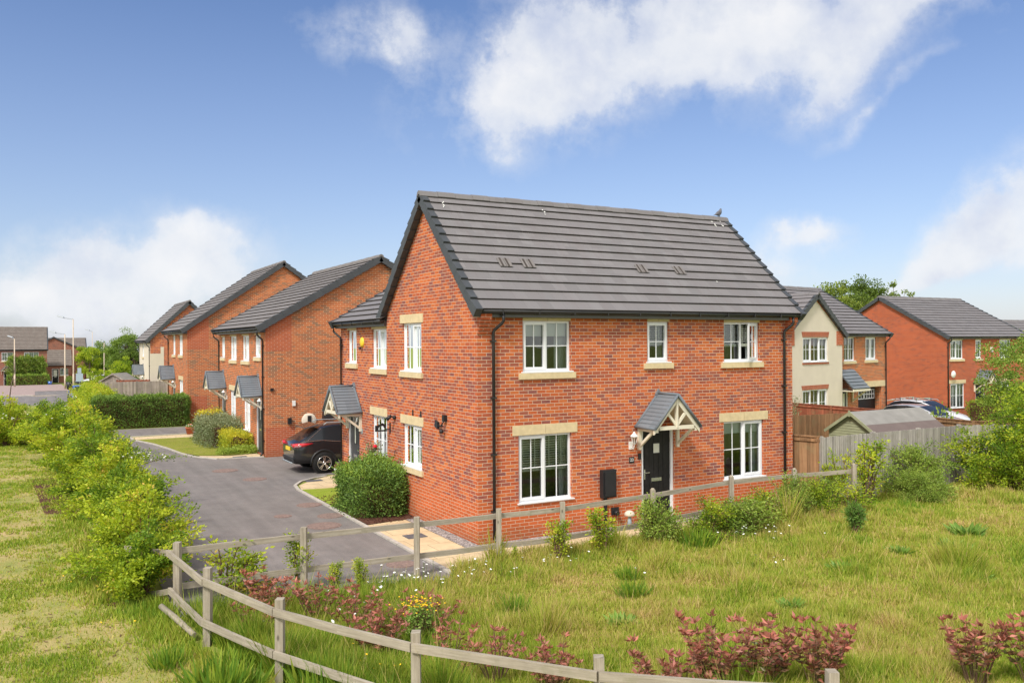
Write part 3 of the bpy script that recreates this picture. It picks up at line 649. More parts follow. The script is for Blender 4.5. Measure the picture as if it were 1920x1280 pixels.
def eaves(parent, wf, a0, a1, z, dp=.16, fz=.155, pipes=(), drop=0.1, side=1, fw0=None, fw1=None):
    """soffit + fascia, gutter and swan-necked downpipes along one wall; z is the underside of the fascia"""
    f = MB(); wf.box(f, a0 if fw0 is None else fw0, a1 if fw1 is None else fw1, -dp, -.001, z, z + fz); f.build('fascia', M['fascia'], parent)
    g = MB(); gy, gzz = -dp - .062, z + fz - .03
    g.tube([wf.p(a0, gy, gzz), wf.p(a1, gy, gzz)], .056, 10)
    a = a0 + .5
    while a < a1: wf.box(g, a - .012, a + .012, gy - .062, -dp + .001, gzz - .062, gzz + .03); a += .9
    G = g.build('gutter', M['gutter'], parent)
    for pa, off in pipes:
        m = MB(); r = .034
        m.tube([wf.p(pa + off, gy, gzz - .04), wf.p(pa + off, gy, z - .08), wf.p(pa + off * .85, gy + .03, z - .13), wf.p(pa + off * .1, -.075, z - .27), wf.p(pa, -.06, z - .32), wf.p(pa, -.06, drop)], r, 8)
        zz = z - .5
        while zz > drop: wf.box(m, pa - .055, pa + .055, -.1, -.0, zz - .018, zz + .018); zz -= 1.2
        m.tube([wf.p(pa, -.06, drop + .06), wf.p(pa, -.16, drop - .06)], r, 8)
        m.build('downpipe', M['gutter'], parent)

def corbel(parent, wf, a0, a1, z, n=4, top=.18, dp=.2, mt='brick_plain'):
    m = MB(); wf.box(m, a0, a1, -dp, 0, z - top, z)
    for k in range(n): wf.box(m, a0, a1, -dp * (1 - (k + 1) / (n + 1.)), 0, z - top - .075 * (k + 1) + .004, z - top - .075 * k)
    return m.build('corbel', M[mt], parent)

def canopy(parent, wf, c, hw, z0, z1, dp=.75, lantern=None, nb=9):
    """gabled porch canopy on gallows brackets"""
    E = [wf.p(c - hw, -dp, z0), wf.p(c - hw, 0, z0), wf.p(c, 0, z1), wf.p(c, -dp, z1)]
    mb = MB(); A, B = None, None; n = nb
    P = wf.p
    for sg in (-1, 1):
        for k in range(n):
            s0, s1 = k / n, (k + 1.15) / n; s1 = min(s1, 1)
            x0, x1 = c + sg * hw * (1 - s0), c + sg * hw * (1 - s1); y0, y1 = z0 + (z1 - z0) * s0, z0 + (z1 - z0) * s1
            c8 = [P(x0, -dp, y0), P(x0, 0, y0), P(x1, 0, y1 - .012), P(x1, -dp, y1 - .012), P(x0, -dp, y0 + .045), P(x0, 0, y0 + .045), P(x1, 0, y1 + .012), P(x1, -dp, y1 + .012)]
            mb.hexa(c8)
        # moulded edge rolls at eave, front and wall
        mb.tube([P(c + sg * hw, -dp - .02, z0 + .02), P(c + sg * hw, 0, z0 + .02)], .032, 7)
        for yy in (-dp - .01, -.03): mb.tube([P(c + sg * hw, yy, z0 + .025), P(c, yy, z1 + .03)], .034, 7)
    mb.tube([P(c, -dp - .02, z1 + .03), P(c, 0, z1 + .03)], .035, 7)
    mb.prism([(c - .09, z1 + .0), (c + .09, z1 + .0), (c, z1 + .13)], lambda a, b, d: P(a, d, b), -.06, -.0)
    Cn = mb.build('porch_canopy', M['slate'], parent)
    t = MB(); w_ = .045; zi = z0 + .0; yy = -dp + .03; m = t
    k = (z1 - z0) / hw
    # bargeboards
    for sg in (-1, 1):
        m.hexa([P(c + sg * hw, yy, z0 - .12) if sg < 0 else P(c, yy, z1 - .16), P(c, yy, z1 - .16) if sg < 0 else P(c + sg * hw, yy, z0 - .12),
                P(c, yy + w_, z1 - .16) if sg < 0 else P(c + sg * hw, yy + w_, z0 - .12), P(c + sg * hw, yy + w_, z0 - .12) if sg < 0 else P(c, yy + w_, z1 - .16),
                P(c + sg * hw, yy, z0 - .0) if sg < 0 else P(c, yy, z1 - .01), P(c, yy, z1 - .01) if sg < 0 else P(c + sg * hw, yy, z0 - .0),
                P(c, yy + w_, z1 - .01) if sg < 0 else P(c + sg * hw, yy + w_, z0 - .0), P(c + sg * hw, yy + w_, z0 - .0) if sg < 0 else P(c, yy + w_, z1 - .01)])
    m.build('bargeboard', M['cream_timber'], Cn)
    m = MB(); b0 = z0 + .02
    m.bar(P(c - hw + .16, yy + .03, b0), P(c + hw - .16, yy + .03, b0), .05, .085); m.bar(P(c, yy + .03, b0), P(c, yy + .03, z1 - .1), .075, .05, up=(wf.t.x, wf.t.y, 0))
    for sg in (-1, 1): m.bar(P(c, yy + .03, b0 + .04), P(c + sg * hw * .42, yy + .03, z0 + (z1 - z0) * .50), .045, .06)
    m.build('truss', M['cream_timber'], Cn)
    m = MB()
    for k2 in range(2):       # soffit lining seen from below
        sg = (-1, 1)[k2]; m.face([P(c + sg * (hw - .05), -dp + .08, z0 - .005), P(c + sg * (hw - .05), 0, z0 - .005), P(c, 0, z1 - .09), P(c, -dp + .08, z1 - .09)])
    m.build('lining', M['cream_timber'], Cn)
    for sg in (-1, 1):
        m = MB(); x = c + sg * (hw - .10)
        m.bar(P(x, -.035, z0 - .52), P(x, -.035, z0 - .07), .07, .07, up=(wf.t.x, wf.t.y, 0)); m.bar(P(x, 0, z0 - .04), P(x, -dp + .05, z0 - .04), .07, .07); m.bar(P(x, -.05, z0 - .44), P(x, -dp + .2, z0 - .06), .055, .06)
        m.build('bracket', M['cream_timber'], Cn)
    if lantern is not None: lantern_at(parent, wf, lantern[0], lantern[1])
    return Cn
def lantern_at(parent, wf, a, z, mt='white', s=1.0):
    m = MB(); P = wf.p; wf.box(m, a - .05 * s, a + .05 * s, -.025, 0, z - .16 * s, z + .02 * s)
    m.tube([P(a, -.02, z - .1 * s), P(a, -.13 * s, z - .14 * s), P(a, -.15 * s, z - .02 * s)], .012 * s, 6)
    c = P(a, -.15 * s, z); m.lathe([(.0, -.05 * s), (.035 * s, -.03 * s), (.045 * s, 0)], c, 6)
    for k in range(6):
        an = 2 * math.pi * k / 6; e = Vector((math.cos(an), math.sin(an), 0)); m.bar(c + e * .045 * s, c + e * .075 * s + Vector((0, 0, .15 * s)), .008, .008)
    m.lathe([(.10 * s, .15 * s), (.095 * s, .165 * s), (.035 * s, .225 * s), (.03 * s, .24 * s), (.0, .27 * s)], c, 6)
    L = m.build('wall_lantern', M[mt], parent)
    g = MB(); g.lathe([(.04 * s, .004), (.07 * s, .148 * s)], c, 6, smooth=False); g.build('lantern_glass', M['glass'], L)

def gabled(root, x0, x1, y0, y1, axis, zE, zR, wallm, tile, holes, over=.22, ncourse=13, vlo=True, vhi=True, base=0.0, cut=None, side_mats=None, low=.13):
    """four walls with openings, two tiled slopes, verges and ridge. zE: deck height at the eave edge, zR: deck height at the ridge.
    holes: dict wall -> [(a0,a1,z0,z1)], walls: front(y0) back(y1) left(x0) right(x1)"""
    vo = .07
    if axis == 'x': mid = (y0 + y1) / 2; k = (zR - zE) / (mid - y0 + over); zW = zE + k * over; top = lambda q: zR - k * abs(q - mid) - .03
    else: mid = (x0 + x1) / 2; k = (zR - zE) / (mid - x0 + over); zW = zE + k * over; top = lambda q: zR - k * abs(q - mid) - .03
    zw = zW - .03
    fr = dict(front=(WF((0, y0), (1, 0), (0, 1)), x0, x1), back=(WF((0, y1), (1, 0), (0, -1)), x0, x1), left=(WF((x0, 0), (0, 1), (1, 0)), y0, y1), right=(WF((x1, 0), (0, 1), (-1, 0)), y0, y1))
    mb = MB(); mats = [M[wallm]] + [M[q] for q in sorted(set((side_mats or {}).values()))]
    idx = {q: i + 1 for i, q in enumerate(sorted(set((side_mats or {}).values())))}
    for nm, (wf, a0, a1) in fr.items():
        gab = (nm in ('left', 'right')) == (axis == 'x'); am = (a0 + a1) / 2
        outer = [(a0, base), (a1, base), (a1, zw)] + ([(am, zR - .03)] if gab else []) + [(a0, zw)]
        wall_face(mb, wf, outer, [h for h in holes.get(nm, [])], idx[side_mats[nm]] if side_mats and nm in side_mats else 0)
    mb.build('wall', mats, root)
    if axis == 'x':
        a, b = x0 - vo, x1 + vo
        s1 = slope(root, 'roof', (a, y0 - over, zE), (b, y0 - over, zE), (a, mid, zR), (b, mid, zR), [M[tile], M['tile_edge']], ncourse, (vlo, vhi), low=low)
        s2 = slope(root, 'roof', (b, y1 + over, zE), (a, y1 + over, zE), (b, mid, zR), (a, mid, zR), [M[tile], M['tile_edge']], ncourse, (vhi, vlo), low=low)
        ridge_cap(s1, (a - .12 * vlo, mid, zR + .07), (b + .12 * vhi, mid, zR + .07), M[tile])
    else:
        a, b = y0 - vo, y1 + vo
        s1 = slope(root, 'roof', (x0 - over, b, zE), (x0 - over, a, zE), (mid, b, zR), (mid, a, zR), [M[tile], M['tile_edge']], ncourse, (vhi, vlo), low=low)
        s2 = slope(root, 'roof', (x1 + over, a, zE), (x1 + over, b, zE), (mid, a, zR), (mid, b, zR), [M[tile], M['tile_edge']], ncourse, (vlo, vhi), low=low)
        ridge_cap(s1, (mid, a - .12 * vlo, zR + .07), (mid, b + .12 * vhi, zR + .07), M[tile])
    return {k_: v[0] for k_, v in fr.items()}, s1

# ------------------------------------------------------------------ ground, roads, paths
XB, YB = (10, 60), (36, 150)
def sheet(name, poly, dz, mat):
    """a flat polygon draped on the ground: cut along the lines where the ground changes slope"""
    P3 = [Vector((x, y, 0)) for x, y in poly]; tris = [[(P3[k].x, P3[k].y) for k in t] for t in tessellate_polygon([P3])]
    def cut(faces, ax, c):
        out_ = []
        for f in faces:
            for sg in (1, -1):
                r = []
                for k in range(len(f)):
                    a, b = f[k], f[(k + 1) % len(f)]; da, db = (a[ax] - c) * sg, (b[ax] - c) * sg
                    if da >= 0: r.append(a)
                    if da * db < 0: t = da / (da - db); r.append((a[0] + (b[0] - a[0]) * t, a[1] + (b[1] - a[1]) * t))
                ar = sum(r[k][0] * r[(k + 1) % len(r)][1] - r[(k + 1) % len(r)][0] * r[k][1] for k in range(len(r))) if len(r) > 2 else 0
                if abs(ar) > 1e-7: out_.append(r if ar > 0 else r[::-1])
        return out_
    for c in XB: tris = cut(tris, 0, c)
    for c in YB: tris = cut(tris, 1, c)
    v, f = [], []
    for t in tris: f.append(tuple(range(len(v), len(v) + len(t)))); v += [(x, y, gz(x, y) + dz) for x, y in t]
    me = bpy.data.meshes.new(name); me.from_pydata(v, [], f); me.materials.append(mat); me.update()
    bm = bmesh.new(); bm.from_mesh(me); bmesh.ops.remove_doubles(bm, verts=bm.verts, dist=1e-4); bm.to_mesh(me); bm.free()
    o = bpy.data.objects.new(name, me); COL.objects.link(o); return o
S = 900
def ground_sheet():
    xs = [-S, -400, -200, -100, -60, -40, -25, -15, -8, 0, 10, 20, 30, 45, 60, 100, 200, 400, S]; ys = [-S, -400, -150, -60, -30, -18, -10, -4, 4, 12, 20, 28, 36, 50, 70, 90, 110, 130, 150, 220, 400, S]
    v = [(x, y, gz(x, y)) for y in ys for x in xs]; n = len(xs)
    f = [(j * n + i, j * n + i + 1, (j + 1) * n + i + 1, (j + 1) * n + i) for j in range(len(ys) - 1) for i in range(n - 1)]
    me = bpy.data.meshes.new('ground'); me.from_pydata(v, [], f); me.materials.append(M['meadow_soil']); o = bpy.data.objects.new('ground', me); COL.objects.link(o); return o
ground = tag(ground_sheet(), kind='structure')
tag(sheet('road', [(-6.15, -2.2), (-1.46, -2.2), (-1.46, 8.9), (-1.25, 9.8), (-.7, 10.6), (.1, 11), (.1, 11.2), (8, 11.2), (8, 16.6), (-.55, 16.6), (-.55, 16.75), (-2.2, 17.0), (-2.85, 18.1), (-3.2, 19.6), (-3.4, 21.4), (-3.75, 23.6), (-4.3, 25.6), (-4.3, 27.4), (8, 27.4), (8, 32.3), (-1.0, 31.2), (-5.2, 31.2),
                     (-5.2, 57), (-4.6, 66), (-4.4, 96), (-8, 96), (-8, 82), (-60, 108), (-60, 92), (-16, 70), (-8, 60), (-6.6, 50), (-6.6, 34)], .010, M['asphalt']), kind='structure')
tag(sheet('pavement', [(-6.15, 31.0), (-5.2, 31.0), (-5.2, 58), (-6.6, 58), (-6.5, 40)], .018, M['asphalt_pale']), kind='structure')
tag(sheet('paving', [(-8.0, 82.6), (-60, 108.6), (-60, 150), (-4.5, 128), (-4.5, 96.3), (-8.0, 96.3)], .016, M['block']), kind='structure')
tag(sheet('path', [(-1.36, -1.62), (-1.36, 3.1), (-.32, 3.25), (-.32, -.42), (9.6, -.42), (9.6, -1.25), (.6, -1.25), (-.3, -1.38)], .02, M['slabs']), kind='structure')
tag(sheet('path', [(-1.32, 8.75), (-1.2, 9.5), (-.6, 10.3), (.3, 11.0), (1.5, 11.1), (1.5, 9.4), (.08, 9.4), (.08, 7.6), (-.2, 7.6), (-.25, 8.6)], .02, M['slabs']), kind='structure')
tag(sheet('path', [(-.55, 16.8), (-.55, 17.9), (-1.6, 17.75), (-2.6, 18.3), (-2.75, 17.95), (-2.1, 17.1)], .02, M['slabs']), kind='structure')
tag(sheet('path', [(-.55, 25.5), (-4.15, 25.7), (-4.2, 26.9), (-1.0, 27.1), (-.55, 26.6)], .016, M['slabs']), kind='structure')
tag(sheet('path', [(-8.0, 81.9), (-8.6, 81.5), (-6.9, 80.5), (-5.6, 81.5)], .016, M['slabs']), kind='structure')
tag(sheet('gravel', [(-.32, 3.25), (0, 3.25), (0, 0), (9.27, 0), (9.27, -.42), (-.32, -.42)], .026, M['gravel']), kind='structure')
tag(sheet('flower_bed', [(-1.32, 5.6), (-1.32, 3.12), (-.0, 3.27), (.0, 5.25), (.08, 7.55), (-.3, 7.55)], .03, M['mulch']), kind='structure')
tag(sheet('lawn', [(-1.32, 5.6), (-1.34, 8.7), (-.3, 8.5), (-.3, 7.55)], .034, M['lawn_green']), kind='structure')
tag(sheet('lawn', [(-.5, 18.0), (-1.6, 17.85), (-2.65, 18.4), (-3.05, 19.6), (-3.25, 21.4), (-3.6, 23.6), (-4.15, 25.6), (-.5, 25.45)], .028, M['lawn']), kind='structure')
tag(sheet('lawn', [(-6.7, 5), (-6.3, -1.4), (-6.2, -3.4), (-5.6, -5.4), (-4.6, -7.4), (-3.3, -9.1), (-1.6, -10.6), (2, -13), (-30, -24), (-40, 60), (-9, 60), (-7.6, 34)], .006, M['lawn_ground']), kind='structure')
tag(sheet('bark_bed', [(-6.5, -1.2), (-6.15, 3), (-6.9, 6.5), (-7.5, 3.0), (-7.1, -.6)], .014, M['mulch']), kind='structure')
tag(sheet('bark_bed', [(-6.5, 8), (-6.6, 15.5), (-8.2, 15.0), (-7.9, 8.6)], .014, M['mulch']), kind='structure')
def kerb_run(pts, w=.09, h=.045):
    m = MB()
    for a, b in zip(pts, pts[1:]):
        L = math.dist(a, b); n = max(1, round(L / .9))
        for k in range(n):
            p = [a[i] + (b[i] - a[i]) * (k + .01) / n for i in (0, 1)]; q = [a[i] + (b[i] - a[i]) * (k + .99) / n for i in (0, 1)]
            m.bar((p[0], p[1], gz(*p) + h / 2 + .001), (q[0], q[1], gz(*q) + h / 2 + .001), w, h)
    o = m.build('kerb', M['kerb']); tag(o, kind='structure')
kerb_run([(-1.41, -1.7), (-1.41, 8.8), (-1.3, 9.55), (-.95, 10.2), (-.4, 10.65), (.07, 10.85)])
kerb_run([(-.55, 16.7), (-2.16, 17.0), (-2.8, 18.05), (-3.12, 19.5), (-3.33, 21.3), (-3.68, 23.5), (-4.25, 25.6), (-4.28, 27.2), (-1.0, 27.25)])
kerb_run([(-5.15, 31.3), (-5.15, 57), (-4.5, 66), (-4.3, 90)], .12, .09)
kerb_run([(-8.1, 82), (-30, 93)], .13, .09)
def flat_thing(name, x, y, r, mat, label, cat, group=None, z=.01, sq=None, rz=0):
    m = MB()
    if sq: m.box(-sq[0] / 2, sq[0] / 2, -sq[1] / 2, sq[1] / 2, 0, .012); m.box(-sq[0] / 2 + .04, sq[0] / 2 - .04, -sq[1] / 2 + .04, sq[1] / 2 - .04, .012, .016)
    else: m.lathe([(r * 1.12, 0), (r * 1.12, .006), (r, .006), (r, .003), (r * .97, .003), (r * .97, .009), (0, .011)], (0, 0, 0), 32, smooth=False)
    o = m.build(name, mat); o.location = (x, y, gz(x, y) + z); o.rotation_euler.z = rz; return tag(o, label, cat, group)
g_ = 'round iron covers in the drive'
for (x, y, r, lb) in [(-1.96, -.58, .26, 'round rusty manhole cover in the asphalt just behind the rail fence'), (-2.21, 3.6, .36, 'largest pale manhole cover in the asphalt, nearest the kerb corner'), (-1.72, 4.66, .30, 'round reddish manhole cover beside the kerb of the round bush bed'),
                      (-2.76, 5.22, .20, 'small dark manhole cover in the open asphalt left of its neighbours'), (-1.78, 6.34, .30, 'round manhole cover in the asphalt level with the little green lawn'), (-2.05, 11.5, .33, 'pinkish manhole cover in the drive in front of the black car'), (-2.5, 13.9, .38, 'farthest faint manhole cover in the middle of the drive')]:
    flat_thing('manhole_cover', x, y, r, M['manhole'], lb, 'manhole cover', g_)
for (x, y, sq, lb) in [(-.82, 1.45, (.45, .38), 'dark square drain grate set in the buff slabs behind the fence'), (-.55, 10.15, (.5, .3), 'dark drain grate in the slab path beside the sage pot'), (-1.35, 17.15, (.5, .3), 'grey drain grate at the foot of the far semi-detached house step')]:
    flat_thing('drain_cover', x, y, 0, M['grate'], lb, 'drain cover', z=.022, sq=sq)
# ------------------------------------------------------------------ the large brick house
def wf_of(k): return k
H1 = empty('brick_house', (0, 0, 0), 0, 'large mottled red brick house in the centre with black front door and porch canopy', 'house', 'brick houses of the estate')
inner = MB()
hf = [(1.11, 2.34, 3.60, 4.74), (.99, 2.35, .77, 2.26), (4.49, 5.14, 3.76, 4.74), (6.89, 8.09, 3.73, 4.74), (6.87, 8.22, .80, 2.26), (4.30, 5.27, .10, 2.25)]
hg = [(2.95, 4.17, 3.55, 4.76), (2.96, 4.17, 1.20, 2.26)]
fr, rs = gabled(H1, 0, 9.27, 0, 5.25, 'x', 4.93, 7.74, 'brick_main', 'tile', dict(front=hf, left=hg), over=.24, ncourse=13)
F_, L_ = fr['front'], fr['left']
window(H1, F_, hf[0], inner, 2, (0,), dress='roller', lh=.06, lint_over=.0)
window(H1, F_, hf[1], inner, 2, (0,), sill=None, dress='venetian', lint_over=.15)
window(H1, F_, hf[2], inner, 1, (0,), dress='venetian_low', lh=.06, lint_over=.0)
window(H1, F_, hf[3], inner, 2, (1,), dress='venetian', lh=.06, lint_over=.0, open_sash=1, label='window with its right casement swung open')
window(H1, F_, hf[4], inner, 2, (1,), sill=None, dress='side', lint_over=.15)
window(H1, L_, hg[0], inner, 2, (0,), dress='curtains', lint_over=.12)
window(H1, L_, hg[1], inner, 2, (0,), dress='curtains', lint_over=.12)
door(H1, F_, hf[5], 'door_black', 0)
eaves(H1, F_, -.02, 9.3, 4.80, pipes=((.36, .16), (8.92, .16)), fw0=.27, fw1=9.0)
eaves(H1, fr['back'], -.02, 9.3, 4.80)
for a0, a1 in ((0.002, .26), (9.01, 9.268)): corbel(H1, F_, a0, a1, 4.93)
m = MB(); F_.box(m, 4.22, 5.34, -.26, 0, .0, .10); m.build('door_step', M['slabs'], H1)
canopy(H1, F_, 4.79, .67, 2.27, 3.02, .74)
lantern_at(H1, F_, 3.98, 1.93)
m = MB(); F_.box(m, 3.11, 3.48, -.13, 0, .73, 1.36); F_.box(m, 3.15, 3.44, -.165, -.14, .77, 1.32); o = m.build('meter_box', M['black'], H1, bevel=.02)
m = MB(); F_.box(m, 3.21, 3.28, -.05, 0, .02, .73); m.build('conduit', M['black'], H1)
m = MB(); F_.box(m, 3.42, 3.62, -.03, 0, .30, .47); m.tube([F_.p(3.52, -.03, .36), F_.p(3.52, -.12, .34)], .055, 10); m.build('boiler_vent', M['black'], H1)
m = MB(); F_.box(m, 4.20, 4.27, -.03, 0, 1.52, 1.66); m.build('doorbell', M['black'], H1)
m = MB(); F_.box(m, 3.94, 4.08, -.014, 0, 1.45, 1.59); pl = m.build('number_plaque', M['black'], H1)
def text(parent, s, size, loc, rot, mat, name='numerals', align='CENTER', ext=.002):
    cu = bpy.data.curves.new(name, 'FONT'); cu.body = s; cu.size = size; cu.extrude = ext; cu.align_x = align; cu.align_y = 'CENTER'; cu.materials.append(mat)
    t = bpy.data.objects.new(name, cu); COL.objects.link(t)
    dg = bpy.context.evaluated_depsgraph_get(); me = bpy.data.meshes.new_from_object(t.evaluated_get(dg)); bpy.data.objects.remove(t)
    o = bpy.data.objects.new(name, me); COL.objects.link(o)
    if not me.materials: me.materials.append(mat)
    o.parent = parent; o.location = loc; o.rotation_euler = rot; return o
text(pl, '23', .10, (4.01, -.0165, 1.522), (R(90), 0, 0), M['white'])
# black wall fittings on the gable
def spot(parent, wf, a, z, k=0):
    m = MB(); m.lathe([(0, -.03), (.05, -.03), (.05, .03), (0, .03)], wf.p(a, -.035, z), 10, axis='x')
    m.tube([wf.p(a, -.04, z), wf.p(a + .02, -.12, z + .03)], .018, 6); m.tube([wf.p(a + .02, -.10, z + .05), wf.p(a + .06, -.22, z - .05)], [.035, .055], 10)
    m.build('security_light', M['black'], parent)
m = MB(); L_.box(m, 1.50, 1.62, -.08, 0, 2.50, 2.64); m.tube([L_.p(1.56, -.05, 2.52), L_.p(1.58, -.12, 2.40)], .015, 6); m.tube([L_.p(1.56, -.09, 2.40), L_.p(1.78, -.13, 2.38)], .02, 6)
m.hexa([L_.p(1.70, -.10, 2.30), L_.p(1.84, -.10, 2.34), L_.p(1.84, -.16, 2.36), L_.p(1.70, -.16, 2.32), L_.p(1.74, -.08, 2.46), L_.p(1.88, -.08, 2.50), L_.p(1.88, -.14, 2.52), L_.p(1.74, -.14, 2.48)])
m.lathe([(0, -.05), (.05, -.03), (.05, .03), (0, .05)], L_.p(1.60, -.1, 2.27), 8); m.build('security_light', M['black'], H1)
spot(H1, L_, 4.66, 2.36)
for a in (3.49, 3.00): m = MB(); L_.box(m, a - .035, a + .035, -.012, 0, 2.49, 2.63); m.build('weep_vent', M['black'], H1)
m = MB(); m.tube([L_.p(4.62, 0, 1.52), L_.p(4.62, -.05, 1.50), L_.p(4.62, -.06, 1.40), L_.p(4.62, -.02, 1.38)], .012, 6); m.build('hook', M['black'], H1)
# vent tiles let into the front slope
k_ = (7.74 - 4.93) / (2.625 + .24)
for vx in (1.13, 1.74, 4.98, 6.17):
    m = MB(); nr = Vector((0, -k_, 1)).normalized(); upv = Vector((0, 1, k_)).normalized(); c = Vector((vx, -.24, 4.93)) + upv * 1.55 + nr * .07
    for dx in (-.165, 0): 
        a = c + Vector((dx, 0, 0)); m.hexa([a - upv * .145, a + Vector((.15, 0, 0)) - upv * .145, a + Vector((.15, 0, 0)) + upv * .145, a + upv * .145] + [p + nr * .012 for p in (a - upv * .145, a + Vector((.15, 0, 0)) - upv * .145, a + Vector((.15, 0, 0)) + upv * .145, a + upv * .145)])
    v = m.build('vent_tile', M['tile_brown'], rs); m = MB()
    for dx in (-.12, .03):
        a = c + Vector((dx, 0, 0)) + nr * .013; m.hexa([a - upv * .14, a + Vector((.045, 0, 0)) - upv * .14, a + Vector((.045, 0, 0)) + upv * .14, a + upv * .14] + [p + nr * .004 for p in (a - upv * .14, a + Vector((.045, 0, 0)) - upv * .14, a + Vector((.045, 0, 0)) + upv * .14, a + upv * .14)])
    m.build('vent_slot', M['tile_edge'], v)
m = MB(); r_ = random.Random(3)
for (x, y, n_) in ((.32, 2.40, 5), (3.05, 2.42, 4), (8.75, 2.48, 6), (9.05, 2.52, 4), (7.2, .6, 1)):
    for k in range(n_):
        dx, s_ = r_.uniform(-.05, .05), r_.uniform(-.02, .16); p = Vector((x + dx, y - s_, 4.93 + k_ * (y - s_ + .24))) + Vector((0, -k_, 1)).normalized() * .074
        m.hexa([p + Vector(q) for q in ((-.008, -.013, -.012), (.008, -.013, -.012), (.008, .018, .019), (-.008, .018, .019), (-.008, -.015, -.009), (.008, -.015, -.009), (.008, .016, .022), (-.008, .016, .022))])
m.build('droppings', M['white_bits'], rs)

# ------------------------------------------------------------------ the attached wing
H2 = empty('brick_house', (0, 0, 0), 0, 'lower brick wing house joined behind the central house, yellow alarm box under its eaves', 'house', 'brick houses of the estate')
inner = MB(); X0 = .09
hw = [(7.93, 8.74, 3.67, 4.66), (5.50, 6.64, 3.56, 4.66), (5.44, 6.66, .92, 2.30), (7.72, 8.76, .06, 2.20)]
fr2, rs2 = gabled(H2, X0, 8.2, 5.262, 9.38, 'y', 4.86, 7.35, 'brick_main', 'tile', dict(left=hw), over=.26, ncourse=15, vlo=False, vhi=True)
W_ = fr2['left']
window(H2, W_, hw[0], inner, 1, (), bars=(3, 1), dress='net', lh=.06, lint_over=0)
window(H2, W_, hw[1], inner, 2, (0,), dress='full', lh=.06, lint_over=0)
window(H2, W_, hw[2], inner, 2, (), sill=None, dress='full', lint_over=.13)
door(H2, W_, hw[3], 'door_grey', 0, 'slot')
eaves(H2, W_, 5.27, 9.45, 4.72, pipes=((9.2, .2),))
canopy(H2, W_, 8.12, .68, 2.27, 3.0, .74)
lantern_at(H2, W_, 7.62, 2.02)
m = MB(); m.lathe([(.0, -.05), (.10, -.05), (.15, -.02), (.15, .0)], W_.p(7.42, 0, 4.30), 14, axis='x'); o = m.build('alarm_box', M['yellow'], H2, fix=True)
m = MB(); W_.box(m, 7.38, 7.50, -.09, -.05, 4.10, 4.16); m.build('alarm_strobe', M['black'], H2)
m = MB(); W_.box(m, 7.42, 7.60, -.012, 0, 1.68, 1.84); m.build('name_plaque', M['galv'], H2)
m = MB(); W_.box(m, 7.66, 8.8, -.28, 0, .0, .07); m.build('door_step', M['slabs'], H2)
# wrought plaque hanging near the corner of the front gable
hb = empty('hanging_bracket', (0, 5.02, 1.98), 0, 'black iron animal silhouette bracket sticking out from the gable beside the narrow window', 'wall bracket')
m = MB(); m.box(-.42, -.10, -.012, .012, 0, .04); m.box(-.42, -.34, -.012, .012, .04, .16); m.prism([(-.36, .12), (-.22, .18), (-.12, .12), (-.12, .04), (-.17, .04), (-.2, .10), (-.3, .10), (-.33, .04), (-.38, .04)], lambda a, b, d: (a, d, b + .04), -.01, .01)
m.box(-.12, 0, -.012, .012, .05, .07); m.box(-.02, 0.0, -.03, .03, -.04, .22); m.build('bracket_plate', M['black'], hb)

# ------------------------------------------------------------------ the semi-detached pair behind it
def row_house(name_label, ox, oy, wdt, dep, zE, zR, ups, downs, doors, canopies, pipes, wallm='brick_buff', tile='tile_brown', nc=16, dress='net', low=.16, cream=None):
    g0 = gz(ox, oy + 4)
    H = empty('brick_house', (ox, oy, g0), 0, name_label, 'house', 'brick houses of the estate')
    inn = MB(); holes = [(a - oy, b - oy, c - g0, d - g0) for a, b, c, d in ups + downs + doors]
    fr, rs = gabled(H, 0, wdt, 0, dep, 'y', zE - g0, zR - g0, wallm, tile, dict(left=holes), over=.3, ncourse=nc, low=low, side_mats=cream)
    lw = fr['left']; nu, nd = len(ups), len(downs)
    for i, h in enumerate(holes[:nu]): window(H, lw, h, inn, 2 if h[1] - h[0] > 1 else 1, (0,), dress=dress, lh=.06, lint_over=0)
    for i, h in enumerate(holes[nu:nu + nd]): window(H, lw, h, inn, 2, (0,), sill=None, dress=dress, lintel=True)
    for i, h in enumerate(holes[nu + nd:]): door(H, lw, h, 'door_grey', 0, 'slot')
    eaves(H, lw, -.05, dep + .05, zE - g0 - .17, dp=.2, pipes=[(p - oy, q) for p, q in pipes])
    for c in canopies: canopy(H, lw, c - oy, .66, 2.27, 3.0, .78, lantern=(c - oy - .75, 1.95))
    return H, fr, rs
H3, fr3, rs3 = row_house('orange brick house with a hose reel on its long blank side wall', -.5, 16.65, 9.15, 9.05, 4.88, 7.72,
    [(17.42, 18.4, 3.74, 4.62), (19.42, 20.75, 3.56, 4.62), (21.9, 23.25, 3.56, 4.62), (24.45, 25.25, 3.64, 4.6)], [(19.3, 20.55, .72, 2.2), (22.1, 23.35, .74, 2.25)], [(17.2, 18.25, .05, 2.2), (24.3, 25.3, .05, 2.2)], [17.75, 24.75], [(16.85, -.25 * 0 + .0), (25.6, .15)])
m = MB(); fr3['front'].box(m, .0, .95, -.21, 0, 3.72, 4.70); m.hexa([(0, -.2, 4.70), (.95, -.2, 4.70), (.95, 0, 4.70), (0, 0, 4.70), (0, -.2, 4.72), (.95, -.2, 5.3), (.95, 0, 5.3), (0, 0, 4.72)]) if 0 else None
p3 = MB(); fr3['front'].box(p3, .002, 1.0, -.004, 0.0, 4.02, 5.30); 
def patch(parent, wf, poly, mat, d=.004):
    m = MB(); m.face([wf.p(a, -d, z) for a, z in poly], 0, [(a, z) for a, z in poly]); m.build('plain_brick_patch', mat, parent)
